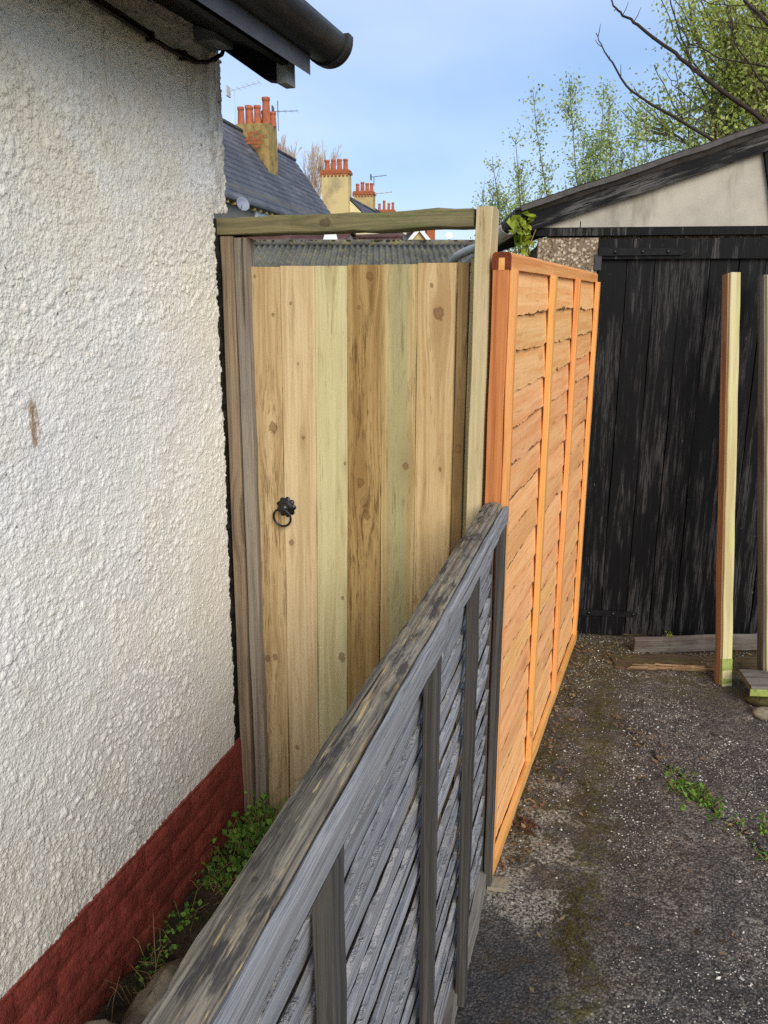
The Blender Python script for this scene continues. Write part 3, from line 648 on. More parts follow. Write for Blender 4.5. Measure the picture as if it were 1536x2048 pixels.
MB().tube([(-1.084, 1.84, 2.228), (-1.082, 1.93, 2.226), (-1.074, 2.0, 2.244), (-1.068, 2.045, 2.285), (-1.07, 2.06, 2.34)], .0035, 6).tube([(-1.084, 1.30, 2.274), (-1.084, 1.52, 2.247), (-1.084, 1.73, 2.232)], .004, 6).build('cable', M['cable'], hs, True)
for y, z in ((1.725, 2.224), (1.86, 2.22), (1.50, 2.239)): MB().box(-1.092, -1.076, y-.006, y+.006, z-.009, z+.011).build('cable_clip', M['cable'], hs)

# ------------------------------------------------------------------ gate frame and gate
gf_ = thing('gateway', 'timber gate frame with weathered left post, mossy crosspiece and pale new right post', 'gate frame', (-.75, 2.05, 0))
YF = 2.02
post_l = beam('post', (-1.1035, YF, 0), (-1.0795, YF, 1.828), (1, 0, 0), .037, .09, M['frame_old'], gf_, segs=16); post_l['label'] = 'weathered brown post against the wall'
beam('stop', (-1.0565, YF+.003, 0), (-1.0425, YF+.003, 1.824), (1, 0, 0), .036, .05, M['stop_old'], gf_, segs=16, wob=.0014)
cr_ = beam('crosspiece', (-1.110, YF+.086, 1.853), (-.4110, YF+.086, 1.8575), (0, 0, 1), .043, .09, M['cross_old'], gf_, segs=16, wob=.001)
post_r = beam('post', (-.3905, YF+.002, 0), (-.3865, YF+.002, 1.882), (1, 0, 0), .040, .098, M['post_new'], gf_, segs=14, bev=.0015); post_r['label'] = 'pale new timber post'
beam('stop', (-.422, 2.062, .03), (-.4125, 2.062, 1.763), (1, 0, 0), .022, .03, M['gate7'], gf_, segs=10)
gate = thing('gate', 'pale boarded garden gate with black ring handle', 'gate', (-.75, 2.06, 0))
seams = [(-1.0584, .01664), (-.9675, .01626), (-.8634, .01278), (-.769, .01256), (-.667, .009), (-.5632, .0021), (-.466, .0057), (-.436, .0055)]
for i in range(7):
    x0, s0 = seams[i]; x1, s1 = seams[i+1]; zt = 1.7505+.0005*i+rng.normal(0, .0007)
    xa, xb = (x0+x1)/2, (x0+x1)/2+(s0+s1)/2*1.75; w = (x1-x0)+((s1-s0)*.9)-.0016
    beam('board', (xa, 2.05+rng.uniform(0, .0016)+(.012 if i == 6 else 0), .035), (xb, 2.05+(.012 if i == 6 else 0), zt), (1, 0, 0), w, .018, M['gate%d' % i], gate, segs=12, bev=.0016, wob=.0006)
for z in (.3, .95, 1.6): beam('ledge', (-1.0, 2.102, z), (-.44, 2.102, z), (0, 0, 1), .09, .03, M['post_new'], gate, segs=4)
# ring handle
hc = Vector((-.9425, 2.050, 1.086))
def rosette():
    n = 72; v = []; f = []
    rr = [0, .010, .0165, .021, 1, 1.0]; yy = [-.010, -.0095, -.006, -.0045, -.003, 0]
    for k, (r0, y0) in enumerate(zip(rr, yy)):
        for i in range(n):
            a = 2*math.pi*i/n; edge = .0245+.006*abs(math.cos(4.5*a))
            r_ = edge if r0 == 1 else max(r0, .0001); y_ = y0
            v.append((r_*math.cos(a), y_, r_*math.sin(a)))
    for k in range(5):
        for i in range(n): j = (i+1) % n; f.append((k*n+i, (k+1)*n+i, (k+1)*n+j, k*n+j))
    return mesh('rosette', v, f, M['iron'], True)
hd = link('ring_handle', rosette(), gate, hc)
bs = MB(); bs.lathe([(.009, 0), (.0135, .004), (.014, .010), (.010, .017), (.0, .019)], n=18); bs.build('boss', M['iron'], hd, True, hc+Vector((0, -.008, 0)), Matrix.Rotation(R(90), 3, 'X'))
rp = []
for k in range(33): a = 2*math.pi*k/32; rp.append((hc.x-.006+.0265*math.sin(a), hc.y-.020-.004*math.cos(a), hc.z-.028+.0265*math.cos(a)))
MB().tube(rp, .0034, 8, False).build('ring', M['iron'], hd, True)

# ------------------------------------------------------------------ orange lap panel
PA = Vector((-.313, 2.011, 0)); PB = Vector((-.212, 3.85, 0)); eo = (PB-PA).normalized(); no = Vector((eo.y, -eo.x, 0)); UP = Vector((0, 0, 1)); PL = (PB-PA).length
def po(s, d, z): return PA+eo*s+no*d+UP*z
pan = thing('fence_panel', 'new orange lap fence panel standing behind the low grey fence', 'fence panel', po(.9, -.02, 0))
def slat_mesh(name, L_, Wd, mat, nseg=46, amp=.006, rough_e=.0025, tilt=.010, thick=.006, cup=.0, seed=0, sag=0.):
    r = np.random.default_rng(seed); v = []; f = []; E_ = []
    zs = np.linspace(0, L_, nseg+1); wav = sum(amp*r.uniform(.3, 1)/(k+1)*np.sin(zs*r.uniform(2, 4)*(k+1)+r.uniform(0, 6)) for k in range(4))+r.normal(0, rough_e, nseg+1)
    for _ in range(r.integers(1, 4)):
        c0 = r.uniform(.1, L_-.1); wav -= r.uniform(.004, .012)*np.exp(-((zs-c0)/r.uniform(.02, .05))**2)
    fr = [0, .0, .05, .14, .4, .7, 1.0]; cols = len(fr)+2
    for i, z in enumerate(zs):
        b = -wav[i]+sag*(z/L_-.5)
        for k, q in enumerate(fr):
            x = b+(Wd-b)*q; y = tilt*(1-q)+cup*math.sin(math.pi*q)
            if k == 0: y -= thick
            v.append((x, y+r.normal(0, .0003), z)); E_.append((1, 1, .8, .25, 0, 0, 0)[k])
        v.append((Wd, -thick, z)); v.append((b, tilt-thick-.001, z)); E_ += [0, 0]
    for i in range(nseg):
        for k in range(cols-1): f.append((i*cols+k, i*cols+k+1, (i+1)*cols+k+1, (i+1)*cols+k))
    f.append(tuple(range(cols))); f.append(tuple(nseg*cols+k for k in reversed(range(cols))))
    return mesh(name, v, f, mat, False, {'edge': E_})
def slat_frame(e): return frame(e, UP)      # local z along the fence, x up, y outwards
nS = 17; z = 1.735; exp_ = .0985
for k in range(nS):
    zb = 1.735-.108-k*exp_
    me = slat_mesh('slat', PL-.03, .125, M['orange_slat'], 60, .007, .0018, .011, .006, .0015, seed=100+k, sag=random.uniform(-.01, .01))
    link('slat', me, pan, po(.015, -.016+rng.normal(0, .0008), zb), slat_frame(eo))
def batten(name, s0, w, z0, z1, d, mat, parent, P, e, n_, out=0.):
    b = P(s0+w/2, out, z0); return link(name, beam_mesh(name, z1-z0, w, d, mat, segs=12, bev=.0018, wob=.0006), parent, b, frame(UP, -e))   # y = z x (-e) = outwards
for s0, w in ((0.0, .022), (.585, .038), (1.145, .038), (PL-.045, .045)):
    batten('batten', s0, w, .052, 1.737, .019, M['orange'], pan, po, eo, no, .0-.004)
# end frame seen from the near side
link('end_frame', beam_mesh('end_frame', 1.737, .040, .021, M['orange_end'], segs=10, bev=.0015), pan, po(-.004, -.026, 0), frame(UP, no))
link('end_frame', beam_mesh('end_frame', 1.737, .040, .021, M['orange_end'], segs=4), pan, po(PL-.018, -.026, 0), frame(UP, no))
# capping: rounded top, grooved underneath
cw, ch = .047, .040
prof = [(-cw/2, -ch), (-.008, -ch), (-.008, -.012), (.008, -.012), (.008, -ch), (cw/2, -ch), (cw/2, -.010)]+[(cw/2-.010*(1-math.cos(a)), -.010+.010*math.sin(a)) for a in np.linspace(.3, 1.57, 5)]+[(-cw/2+.010*(1-math.cos(a)), -.010+.010*math.sin(a)) for a in np.linspace(1.57, 0, 6)]
v = []; nseg = 16
for i in range(nseg+1):
    for (a, b) in prof: v.append((a, b+rng.normal(0, .0004), (PL+.012)*i/nseg))
np_ = len(prof); f = [(i*np_+k, i*np_+(k+1) % np_, (i+1)*np_+(k+1) % np_, (i+1)*np_+k) for i in range(nseg) for k in range(np_)]
Rc = Matrix((no, UP, eo)).transposed()
cp = link('capping', mesh('capping', v, f, M['orange']), pan, po(-.006, -.023, 1.776), Rc)
MB().add([(a, b, 0) for a, b in prof], [tuple(range(np_))]).build('end_grain', M['orange_dark'], cp, False, po(-.0065, -.023, 1.776), Rc)
MB().box(-.0075, .0075, -.042, -.013, 0, PL).build('tongue', M['orange'], pan, False, po(-.0055, -.023, 1.776), Rc)
link('bottom_rail', beam_mesh('bottom_rail', PL, .05, .016, M['orange'], segs=20, bev=.0015), pan, po(0, -.002, .028), frame(eo, UP))

# ------------------------------------------------------------------ low weathered fence
af = R(1.55); eg = Vector((-math.sin(af), math.cos(af), 0)); ng = Vector((math.cos(af), math.sin(af), 0))
GA = Vector((-.318, 2.0, 0))-eg*1.86; GL = 1.855
def pg(s, d, z): return GA+eg*s+ng*d+UP*z
lf = thing('low_fence', 'low weathered grey lap fence with thick top rail in the foreground', 'fence', pg(.9, -.02, 0))
for k in range(16):
    zb = 1.105-.080-(k)*.066
    me = slat_mesh('slat', GL-.01, .094, M['grey_slat'], 54, .006, .0022, .0195, .008, .004, seed=300+k, sag=(.045 if k == 0 else random.uniform(-.016, .016)))
    o = link('slat', me, lf, pg(GL-.005, -.026+rng.normal(0, .002), zb-(.052 if k == 0 else 0)+.08), frame(-eg, -UP))
for s0, w in ((GL-.034, .034), (1.395, .042), (1.000, .042), (.500, .046), (.085, .042)):
    batten('batten', s0, w, .02, 1.1055, .0215, M['grey_batten'], lf, pg, eg, ng, .0)
link('end_frame', beam_mesh('end_frame', 1.10, .03, .024, M['grey_batten'], segs=8), lf, pg(GL-.03, -.02, .0), frame(UP, ng))
# top rail: weathered capping plus the grey face rail below its outer edge
v = []; f = []; nseg = 70; prof = [(-.031, -.034), (.018, -.034), (.0185, -.008), (.013, -.001), (.006, .0015), (-.004, .002), (-.018, .001), (-.027, -.003), (-.031, -.012)]
np_ = len(prof)
for i in range(nseg+1):
    zz = (GL+.01)*i/nseg; j1 = rng.normal(0, .0006); 
    for k, (a, b) in enumerate(prof):
        groove = -.0016*abs(math.sin(zz*19+k*1.7)) if 3 <= k <= 7 else 0
        v.append((a+.0012*math.sin(zz*7)+rng.normal(0, .0005), b+groove+j1+rng.normal(0, .0005), zz))
f = [(i*np_+k, i*np_+(k+1) % np_, (i+1)*np_+(k+1) % np_, (i+1)*np_+k) for i in range(nseg) for k in range(np_)]
f += [tuple(reversed(range(np_))), tuple(nseg*np_+k for k in range(np_))]
link('top_rail', mesh('top_rail', v, f, M['grey_cap'], False), lf, pg(-.006, -.012, 1.157), Matrix((ng, UP, eg)).transposed())
link('face_rail', beam_mesh('face_rail', GL+.004, .044, .014, M['cap_side'], segs=30, bev=.003, wob=.0009), lf, pg(0, .0085, 1.128), frame(eg, UP))
link('gravel_board', beam_mesh('gravel_board', GL, .07, .024, M['wood_grey'], segs=20, bev=.004, wob=.002), lf, pg(0, -.016, .025), frame(eg, UP))

# ------------------------------------------------------------------ garage
ag = R(11.3); eG = Vector((math.cos(ag), math.sin(ag), 0)); nG = Vector((math.sin(ag), -math.cos(ag), 0))   # along the front, out of the front
G0 = Vector((-.48, 3.834, 0)); sG = Vector((-math.sin(R(14.5)), math.cos(R(14.5)), 0))
def pq(s, d, z): return G0+eG*s+nG*d+UP*z
gar = thing('garage', 'old garage with black plank doors, grey rendered gable and corrugated roof', 'garage', pq(.9, -.5, 0))
RG = frame(UP, eG)      # local x along the front, y = z x e = into the building
RGl = Matrix((eG, -nG, UP)).transposed()
def gbox(name, s0, s1, d0, d1, z0, z1, mat, parent=gar):
    return MB().box(0, s1-s0, 0, d1-d0, 0, z1-z0).build(name, mat, parent, False, pq(s0, d1, z0), RGl)
gbox('side_wall', .06, 2.95, -4.5, -.06, 0, 1.95, M['pebble'])
# pebble-dash pier with stones standing proud
pier = gbox('pier', 0.0, .268, -.06, -.012, 0, 1.93, M['pebble'])
V = []; F = []
for i in range(1500):
    s_, z_ = rng.uniform(.01, .262), rng.uniform(1.35, 1.925); r_ = rng.uniform(.003, .0075); b = len(V); c_ = pq(s_, -.012, z_)
    a = rng.uniform(0, 6.28)
    for (x, y, z) in ((1, 0, 0), (0, 0, 1), (-1, 0, 0), (0, 0, -1), (0, 1, 0)):
        q = c_+eG*(r_*(x*math.cos(a)-z*math.sin(a))*rng.uniform(.7, 1.2))+UP*(r_*(x*math.sin(a)+z*math.cos(a))*rng.uniform(.7, 1.2))+nG*(r_*y*.8-.001); V.append(q)
    F += [(b, b+1, b+4), (b+1, b+2, b+4), (b+2, b+3, b+4), (b+3, b, b+4)]
tag(link('pebbles', mesh('pebbles', V, F, M['pebble']), gar), kind='stuff')
# doors
x = .272
for k in range(20):
    w = .122+rng.normal(0, .004); bt = .012+max(0, rng.normal(0, .006))
    beam('door_board', pq(x+w/2, -.030+rng.normal(0, .0016), bt), pq(x+w/2, -.030, 1.842), eG, w-.0028, .022, M['door_black'], gar, segs=8, bev=.0016, wob=.001, rag=.002)
    x += w
gbox('door_backing', .27, 2.7, -.058, -.054, .01, 1.92, M['tar'])
gbox('door_rail', .268, 2.70, -.030, -.008, 1.838, 1.925, M['trim_black'])
for zz, s1, dd in ((1.868, .66, -.002), (.128, .59, -.024)):
    hg = MB().ext([(0, 0, -.016), (s1-.30, 0, -.014), (s1-.275, 0, 0), (s1-.30, 0, .014), (0, 0, .018)], (0, -.005, 0), (0, 0, 0)).build('hinge', M['hinge'], gar, False, pq(.27, dd, zz), RGl)
    for q in (.07, .19, .30 if zz > 1 else .29):
        MB().lathe([(.008, 0), (.0075, .004), (.004, .0065), (0, .007)], n=10).build('bolt', M['iron'], hg, True, pq(.27+q, dd+.005, zz), frame(nG, UP))
gbox('hinge_post', .255, .285, -.03, -.0035, 1.79, 1.86, M['iron'])
gbox('lintel', -.01, 2.95, -.05, .004, 1.938, 1.970, M['trim_black'])
TG = math.tan(R(17.6)); APX = 1.45
gb = MB(); gb.ext([(0.01, 0, 1.974), (2.89, 0, 1.974), (APX, 0, 1.974+APX*TG+.02)], (0, 0, 0), (0, .04, 0)); gb.build('gable', M['gable'], gar, False, pq(0, -.012, 0), RGl)
MB().ext([(.181, 0, 1.974), (.185, 0, 1.974), (.185, 0, 2.0), (.181, 0, 2.0)], (0, -.0015, 0), (0, 0, 0)).build('gable_joint', M['tar'], gar, False, pq(0, -.012, 0), RGl)
for sx, w in ((.965, .036),):
    beam('gable_batten', pq(sx+.06, -.012, 1.972), pq(sx-.03, -.012, 2.33), eG, w, -.02, M['trim_black'], gar, segs=6)
for sgn in (1, -1):
    base_s = -.045 if sgn == 1 else 2.945
    p0 = pq(base_s, .02, 2.000-.0); p1 = pq(APX, .02, 2.000+abs(APX-base_s)*TG)
    d_ = (p1-p0).normalized()
    beam('bargeboard', p0, p1, UP, .078, -.028, M['barge'], gar, segs=14, bev=.003, wob=.0018) if sgn == 1 else beam('bargeboard', p0, p1, UP, .078, .028, M['trim_black'], gar, segs=14, bev=.003, wob=.0018)
def corrugated(name, P0, run, slope_v, length_v, pitch, amp, mat, parent, thick=.008, per=8, rows=6):
    """corrugations march along length_v; sheets run down slope_v"""
    ln = length_v.length; e = length_v.normalized(); nrm = slope_v.cross(e).normalized(); nrm = nrm if nrm.z > 0 else -nrm
    n = int(ln/pitch*per); v = []; f = []
    for j in range(rows+1):
        t = j/rows
        for i in range(n+1):
            q = P0+slope_v*t+e*(ln*i/n); a = amp*math.cos(2*math.pi*i/per)+rng.normal(0, amp*.04); v.append(q+nrm*(a-.006*(t*3 % 1.)))
    m = n+1
    f = [(j*m+i, j*m+i+1, (j+1)*m+i+1, (j+1)*m+i) for j in range(rows) for i in range(n)]
    o0 = len(v); v += [Vector(q)-nrm*thick for q in v]
    f += [(o0+j*m+i, o0+(j+1)*m+i, o0+(j+1)*m+i+1, o0+j*m+i+1) for j in range(rows) for i in range(n)]
    for i in range(n): f.append((i, o0+i, o0+i+1, i+1)); f.append((rows*m+i, rows*m+i+1, o0+rows*m+i+1, o0+rows*m+i))
    for j in range(rows): f.append((j*m, (j+1)*m, o0+(j+1)*m, o0+j*m)); f.append((j*m+n, o0+j*m+n, o0+(j+1)*m+n, (j+1)*m+n))
    return link(name, mesh(name, v, f, mat, True), parent)
ev = pq(-.11, .055, 2.035); ap = pq(APX, .055, 2.058+APX*TG)
corrugated('roof', ap, None, ev-ap, sG*4.6, .075, .016, M['roof_edge'], gar)
ev2 = pq(3.0, .055, 2.035); corrugated('roof', ap, None, ev2-ap, sG*4.6, .075, .016, M['roof_edge'], gar)
# verge roll that hides the sheet ends over the front
beam('verge', pq(-.085, .058, 2.050), pq(APX, .058, 2.075+APX*TG), UP, .024, -.10, M['roof_edge'], gar, segs=12, bev=.004, wob=.0015)
# pale eaves gutter along the left side
gq = MB(); prof = [(.045*math.cos(math.pi+math.pi*k/10), .045*math.sin(math.pi+math.pi*k/10)) for k in range(11)]; prof += [(.04*math.cos(-math.pi*k/10), .04*math.sin(-math.pi*k/10)) for k in range(11)]
gq.ext([(a, 0, b) for a, b in prof], (0, 0, 0), (0, 4.4, 0)); gq.build('gutter', M['pvc_grey'], gar, True, pq(-.13, .02, 1.985), Matrix((Vector((sG.y, -sG.x, 0)), sG, UP)).transposed())
# ivy sprouting from the gutter end
def leaf_cloud(centres, size, tone=(0, 1), normal_up=.3, asp=.6, fold=.15, r=rng):
    V = []; F = []; T = []
    C = np.asarray(centres, float); n = len(C)
    d = r.normal(0, 1, (n, 3)); d[:, 2] -= .25; d /= np.linalg.norm(d, axis=1, keepdims=True)
    k = r.normal(0, 1, (n, 3)); k[:, 2] += normal_up; s = np.cross(d, k); s /= np.linalg.norm(s, axis=1, keepdims=True)+1e-9; nn = np.cross(s, d)
    L_ = (size*r.uniform(.6, 1.35, n))[:, None]
    p0 = C; p1 = C+d*L_*.5+s*L_*asp*.5+nn*L_*fold; p2 = C+d*L_; p3 = C+d*L_*.5-s*L_*asp*.5+nn*L_*fold
    V = np.stack([p0, p1, p2, p3], 1).reshape(-1, 3); i = np.arange(n)*4
    F = np.concatenate([np.stack([i, i+1, i+2], 1), np.stack([i, i+2, i+3], 1)]); T = np.repeat(r.uniform(tone[0], tone[1], n), 4)
    return V, F, T
def leaf_obj(name, centres, size, mat, parent=None, **k):
    V, F, T = leaf_cloud(centres, size, **k)
    return link(name, mesh(name, V, F, mat, False, {'tone': T}), parent)
iv = thing('ivy', 'yellow green ivy tuft sprouting at the garage gutter corner', 'ivy', pq(-.06, .06, 1.93))
c_ = [pq(-.075+rng.normal(0, .020), .07+rng.normal(0, .03), 1.945+rng.normal(0, .038)) for _ in range(60)]
leaf_obj('foliage', c_, .045, M['leaf_lime'], iv, asp=.85)
MB().tube([pq(-.05, .06, 1.86), pq(-.06, .065, 1.92), pq(-.09, .07, 1.97)], .003, 5).tube([pq(-.05, .06, 1.88), pq(-.03, .07, 1.93), pq(-.02, .08, 1.96)], .0025, 5).build('stem', M['straw'], iv)

# ------------------------------------------------------------------ loose timber by the doors
st = thing('timber_post', 'pale square timber post leaning on the black garage door', 'timber', (.48, 3.55, 0))
b0, b1 = Vector((.480, 3.545, .0)), Vector((.361, 3.86, 1.775)); ax = b1-b0
xd = (eG*.93+nG*-.25)
beam('shaft', b0, b1, xd, .046, .045, M['wood_green'], st, segs=14, bev=.002, wob=.0008)
beam('brown_face', b0+Vector((-.0275, -.001, .004)), b1+Vector((-.0275, -.001, -.003)), xd, .006, .044, M['wood_brown'], st, segs=10, bev=.001)
beam('green_foot', b0+(ax.normalized()*.004)+nG*.0012, b0+ax.normalized()*.125+nG*.0012, xd, .0508, .044, M['moss_green'], st, segs=6, bev=.002)
st2 = thing('timber_post', 'darker mossy timber post leaning at the right edge of the photo', 'timber', (.66, 3.58, 0))
b0, b1 = Vector((.668, 3.58, 0)), Vector((.512, 3.89, 1.765))
beam('shaft', b0, b1, xd, .050, .045, M['wood_green'], st2, segs=14, bev=.002)
beam('brown_face', b0+Vector((-.031, -.002, .004)), b1+Vector((-.031, -.002, 0)), xd, .012, .046, M['wood_grey'], st2, segs=10, bev=.001)
p1 = thing('plank', 'grey plank with a dull purple end lying at the foot of the garage door', 'plank', (.1, 3.86, .03))
beam('body', (.075, 3.800, .045), (.98, 4.02, .100), (0, -.35, 1), .085, .028, M['wood_grey'], p1, segs=14, bev=.003, wob=.0015, rag=.004)
leaf_obj('moss_spot', [(.235+rng.normal(0, .012), 3.82+rng.normal(0, .006), .075+rng.normal(0, .02)) for _ in range(120)], .012, M['leaf_lime'], p1)['kind'] = 'stuff'
p2 = thing('plank', 'rotten brown plank with a splintered pale edge on the asphalt', 'plank', (.0, 3.6, .02))
beam('body', (-.015, 3.655, .008), (.86, 3.86, .012), (.22, -.97, 0), .16, .040, M['wood_rot'], p2, segs=18, bev=.005, wob=.003, rag=.006)
for i in range(26):
    s_ = rng.uniform(0, .42); q = Vector((.004, 3.572, .012))+Vector((.973, .228, 0))*s_+Vector((0, -.004, rng.uniform(0, .022)))
    L_ = rng.uniform(.04, .12); beam('splinter', q, q+Vector((.97, .22, rng.normal(0, .03)))*L_, (0, -.5, 1), rng.uniform(.005, .012), .004, M['splinter'], p2, segs=3, bev=.001, wob=.001, rag=.004)
brd = thing('board', 'short board with algae green edge resting on rubble at the right', 'board', (.62, 3.42, 0))
beam('body', (.535, 3.44, .075), (.98, 3.52, .08), (.1, 1, 0), .17, .024, M['wood_grey'], brd, segs=8, bev=.003, wob=.0015)
beam('green_edge', (.545, 3.353, .062), (.98, 3.432, .066), (.1, 1, 0), .012, .030, M['moss_green'], brd, segs=8, bev=.003, wob=.002)
def rock(name, c, r, mat, label, cat, seed, flat=.7, parent=None):
    rr = np.random.default_rng(seed); n, m = 16, 9; v = []; f = []
    nz = rr.normal(0, 1, (6, 3))
    for j in range(m+1):
        for i in range(n):
            th = math.pi*j/m; ph = 2*math.pi*i/n; d = np.array((math.sin(th)*math.cos(ph), math.sin(th)*math.sin(ph), math.cos(th)))
            k = min(1.15, min(1.0/abs(q@d)*abs(rr_) for q, rr_ in zip(nz, (1.5, 1.3, 1.6, 1.2, 1.7, 1.4)))) if True else 1
            k = max(.7, k)*(1+rr.normal(0, .045)); v.append((d[0]*k*r[0], d[1]*k*r[1], d[2]*k*r[2]))
    for j in range(m):
        for i in range(n): i2 = (i+1) % n; f.append((j*n+i, j*n+i2, (j+1)*n+i2, (j+1)*n+i))
    o = link(name, mesh(name, v, f, mat, True), None, c); tag(o, label, cat); return o
rock('rubble', (.61, 3.30, .018), (.06, .045, .024), M['stone'], 'pale broken chunk on the asphalt under the green edged board', 'rubble', 4)
rock('rubble', (.60, 3.40, .025), (.055, .045, .028), M['wood_rot'], 'dark rubble lump beneath the green edged board', 'rubble', 9)
rock('stone', (-.985, 1.30, .03), (.08, .13, .06), M['stone'], 'larger rough stone in the soil between wall and fence', 'stone', 5)
rock('stone', (-.93, 1.08, .10), (.12, .11, .09), M['stone'], 'nearest rough stone at the bottom edge beside the fence', 'stone', 8)
MB().ext([(0, 0, 0), (.055, .006, 0), (.058, .055, 0), (.004, .05, 0)], (0, 0, 0), (0, 0, .012)).build('tile_piece', M['stone'])
tp = bpy.data.objects['tile_piece']; tp.location = (-.318+.012, 1.965, .003); tag(tp, 'small grey tile piece at the foot of the low fence', 'tile')
ob = MB()
for i in range(30):
    q = Vector((-.235+rng.normal(0, .018), 2.29+rng.normal(0, .02), .002)); ob.tube([q, q+Vector((rng.normal(0, .008), rng.normal(0, .008), .006)), q+Vector((rng.normal(0, .012), rng.normal(0, .010), .003))], [.0015, .0045, .002], 5)
ob.build('bark_scrap', plain('bark_scrap', (84, 56, 40), .95, bump=.8, bscale=200)); tag(bpy.data.objects['bark_scrap'], 'reddish brown bark scrap on the asphalt by the panel', 'bark')

# ------------------------------------------------------------------ weeds
def clump(name, label, cat, c, n, spread, h, size, mat, leaves=7, stems=True, group=None):
    t = thing(name, label, cat, c, group); sm = MB(); L_ = []
    for i in range(n):
        b = Vector(c)+Vector((rng.normal(0, spread[0]), rng.normal(0, spread[1]), 0)); b.z = max(b.z, .0)
        top = b+Vector((rng.normal(0, .03), rng.normal(0, .03), h*rng.uniform(.4, 1.)))
        midp = (b+top)/2+Vector((rng.normal(0, .012), rng.normal(0, .012), 0))
        if stems: sm.tube([b, midp, top], [.0013, .001, .0007], 4, False)
        for k in range(leaves):
            s_ = rng.random()**.6; q = b.lerp(midp, s_*2) if s_ < .5 else midp.lerp(top, s_*2-1)
            L_.append(q+Vector(rng.normal(0, size*.5, 3)))
    if stems and sm.v: tag(sm.build('stems', M['straw'], t), kind='stuff')
    leaf_obj('foliage', L_, size, mat, t, asp=.8, normal_up=1.2)
    return t
clump('weed', 'tall leafy weed at the foot of the gate post', 'weed', (-1.045, 1.93, .01), 60, (.035, .055), .13, .021, M['leaf_weed'], 9)
clump('weed', 'leafy weed spreading along the red plinth below the gate', 'weed', (-1.065, 1.74, .01), 26, (.022, .05), .08, .019, M['leaf_weed'], 8)
clump('weed', 'small weed against the red plinth halfway to the stones', 'weed', (-1.075, 1.56, .015), 10, (.012, .04), .05, .016, M['leaf_weed'], 7)
clump('weed', 'low weed by the large stone and red plinth', 'weed', (-1.075, 1.42, .02), 10, (.012, .04), .04, .015, M['leaf_weed'], 7)
gs_ = MB()
for i in range(40):
    y = rng.uniform(1.1, 1.95); b = Vector((-1.06+rng.normal(0, .03), y, .01)); a = rng.uniform(0, 6.28); h = rng.uniform(.03, .15)
    gs_.tube([b, b+Vector((math.cos(a)*.02, math.sin(a)*.03, h*.7)), b+Vector((math.cos(a)*.05, math.sin(a)*.07, h))], [.0009, .0008, .0004], 3, False)
for i in range(9):
    b = Vector((-1.0+rng.normal(0, .03), 1.99, .01)); pts = [b]; 
    for k in range(6): pts.append(pts[-1]+Vector((rng.normal(.012, .02), rng.normal(.004, .006), rng.uniform(.01, .05))))
    gs_.tube(pts, .0009, 3, False)
o = gs_.build('dry_grass', M['straw']); tag(o, 'dry straw stems scattered along the plinth', kind='stuff')
def spread_weed(label, c, n, sx, sy, ang, size, group=None):
    ca, sa = math.cos(ang), math.sin(ang); L_ = []; sm = MB(); t = thing('weed', label, 'weed', c, group)
    for i in range(n):
        a, b = rng.normal(0, sx), rng.normal(0, sy); p_ = Vector(c)+Vector((a*ca-b*sa, a*sa+b*ca, .002))
        d_ = rng.uniform(0, 6.28); tip = p_+Vector((math.cos(d_)*.03, math.sin(d_)*.03, rng.uniform(.01, .035))); sm.tube([p_, tip], .0008, 3, False)
        for k in range(4): L_.append(p_.lerp(tip, rng.uniform(.3, 1))+Vector(rng.normal(0, .006, 3)))
    for q in L_: q.z = max(q.z, .006)
    tag(sm.build('stems', M['straw'], t), kind='stuff'); leaf_obj('foliage', L_, size, M['leaf_weed'], t, asp=.5, normal_up=1.5)
spread_weed('bright green weed growing in the driveway crack', (.300, 2.625, 0), 75, .075, .022, R(-55), .020)
spread_weed('small weed at the right edge by the driveway crack', (.515, 2.50, 0), 16, .02, .02, 0, .018)
spread_weed('lone sprig at the right edge nearer the camera', (.50, 2.36, 0), 14, .015, .02, 0, .018)

# ------------------------------------------------------------------ corrugated shed behind the gate
sh = thing('shed', 'long low shed with mossy corrugated roof behind the gate', 'shed', (-3.2, 10.5, 0))
a1, a2 = at(440, 493, 10.6), at(960, 484, 10.6); a1.z = a2.z = (a1.z+a2.z)/2
lv = a2-a1; lv.z = 0; back = Vector((-lv.y, lv.x, 0)).normalized()
dn = back*-2.4-UP*.62
corrugated('roof', a1, None, dn, lv, .076, .017, M['corr'], sh, rows=8)
corrugated('roof', a1+UP*.002, None, back*2.4-UP*.62, lv, .076, .017, M['corr'], sh, rows=4)
MB().tube([a1+UP*.012, a1+lv*.5+UP*.016, a2+UP*.012], .045, 10).build('ridge', M['corr'], sh, True)
mid = (a1+a2)/2
for sgn in (-1, 1):
    wl = MB(); q0 = a1+back*sgn*2.2; q1 = a2+back*sgn*2.2; zt = a1.z-.6
    wl.add([(q0.x, q0.y, 0), (q1.x, q1.y, 0), (q1.x, q1.y, zt), (q0.x, q0.y, zt)]+[(q.x+back.x*.08*-sgn, q.y+back.y*.08*-sgn, z) for q, z in ((q0, 0), (q1, 0), (q1, zt), (q0, zt))], [(0, 1, 2, 3), (7, 6, 5, 4), (0, 4, 5, 1), (1, 5, 6, 2), (2, 6, 7, 3), (3, 7, 4, 0)])
    wl.build('wall', M['wall_grey'], sh)
for q in (a1, a2):
    MB().add([tuple(q+back*2.2-UP*(q.z)), tuple(q-back*2.2-UP*(q.z)), tuple(q-back*2.2-UP*.6), tuple(q-UP*.03), tuple(q+back*2.2-UP*.6)], [(0, 1, 2, 3, 4)]).build('gable', M['wall_grey'], sh)
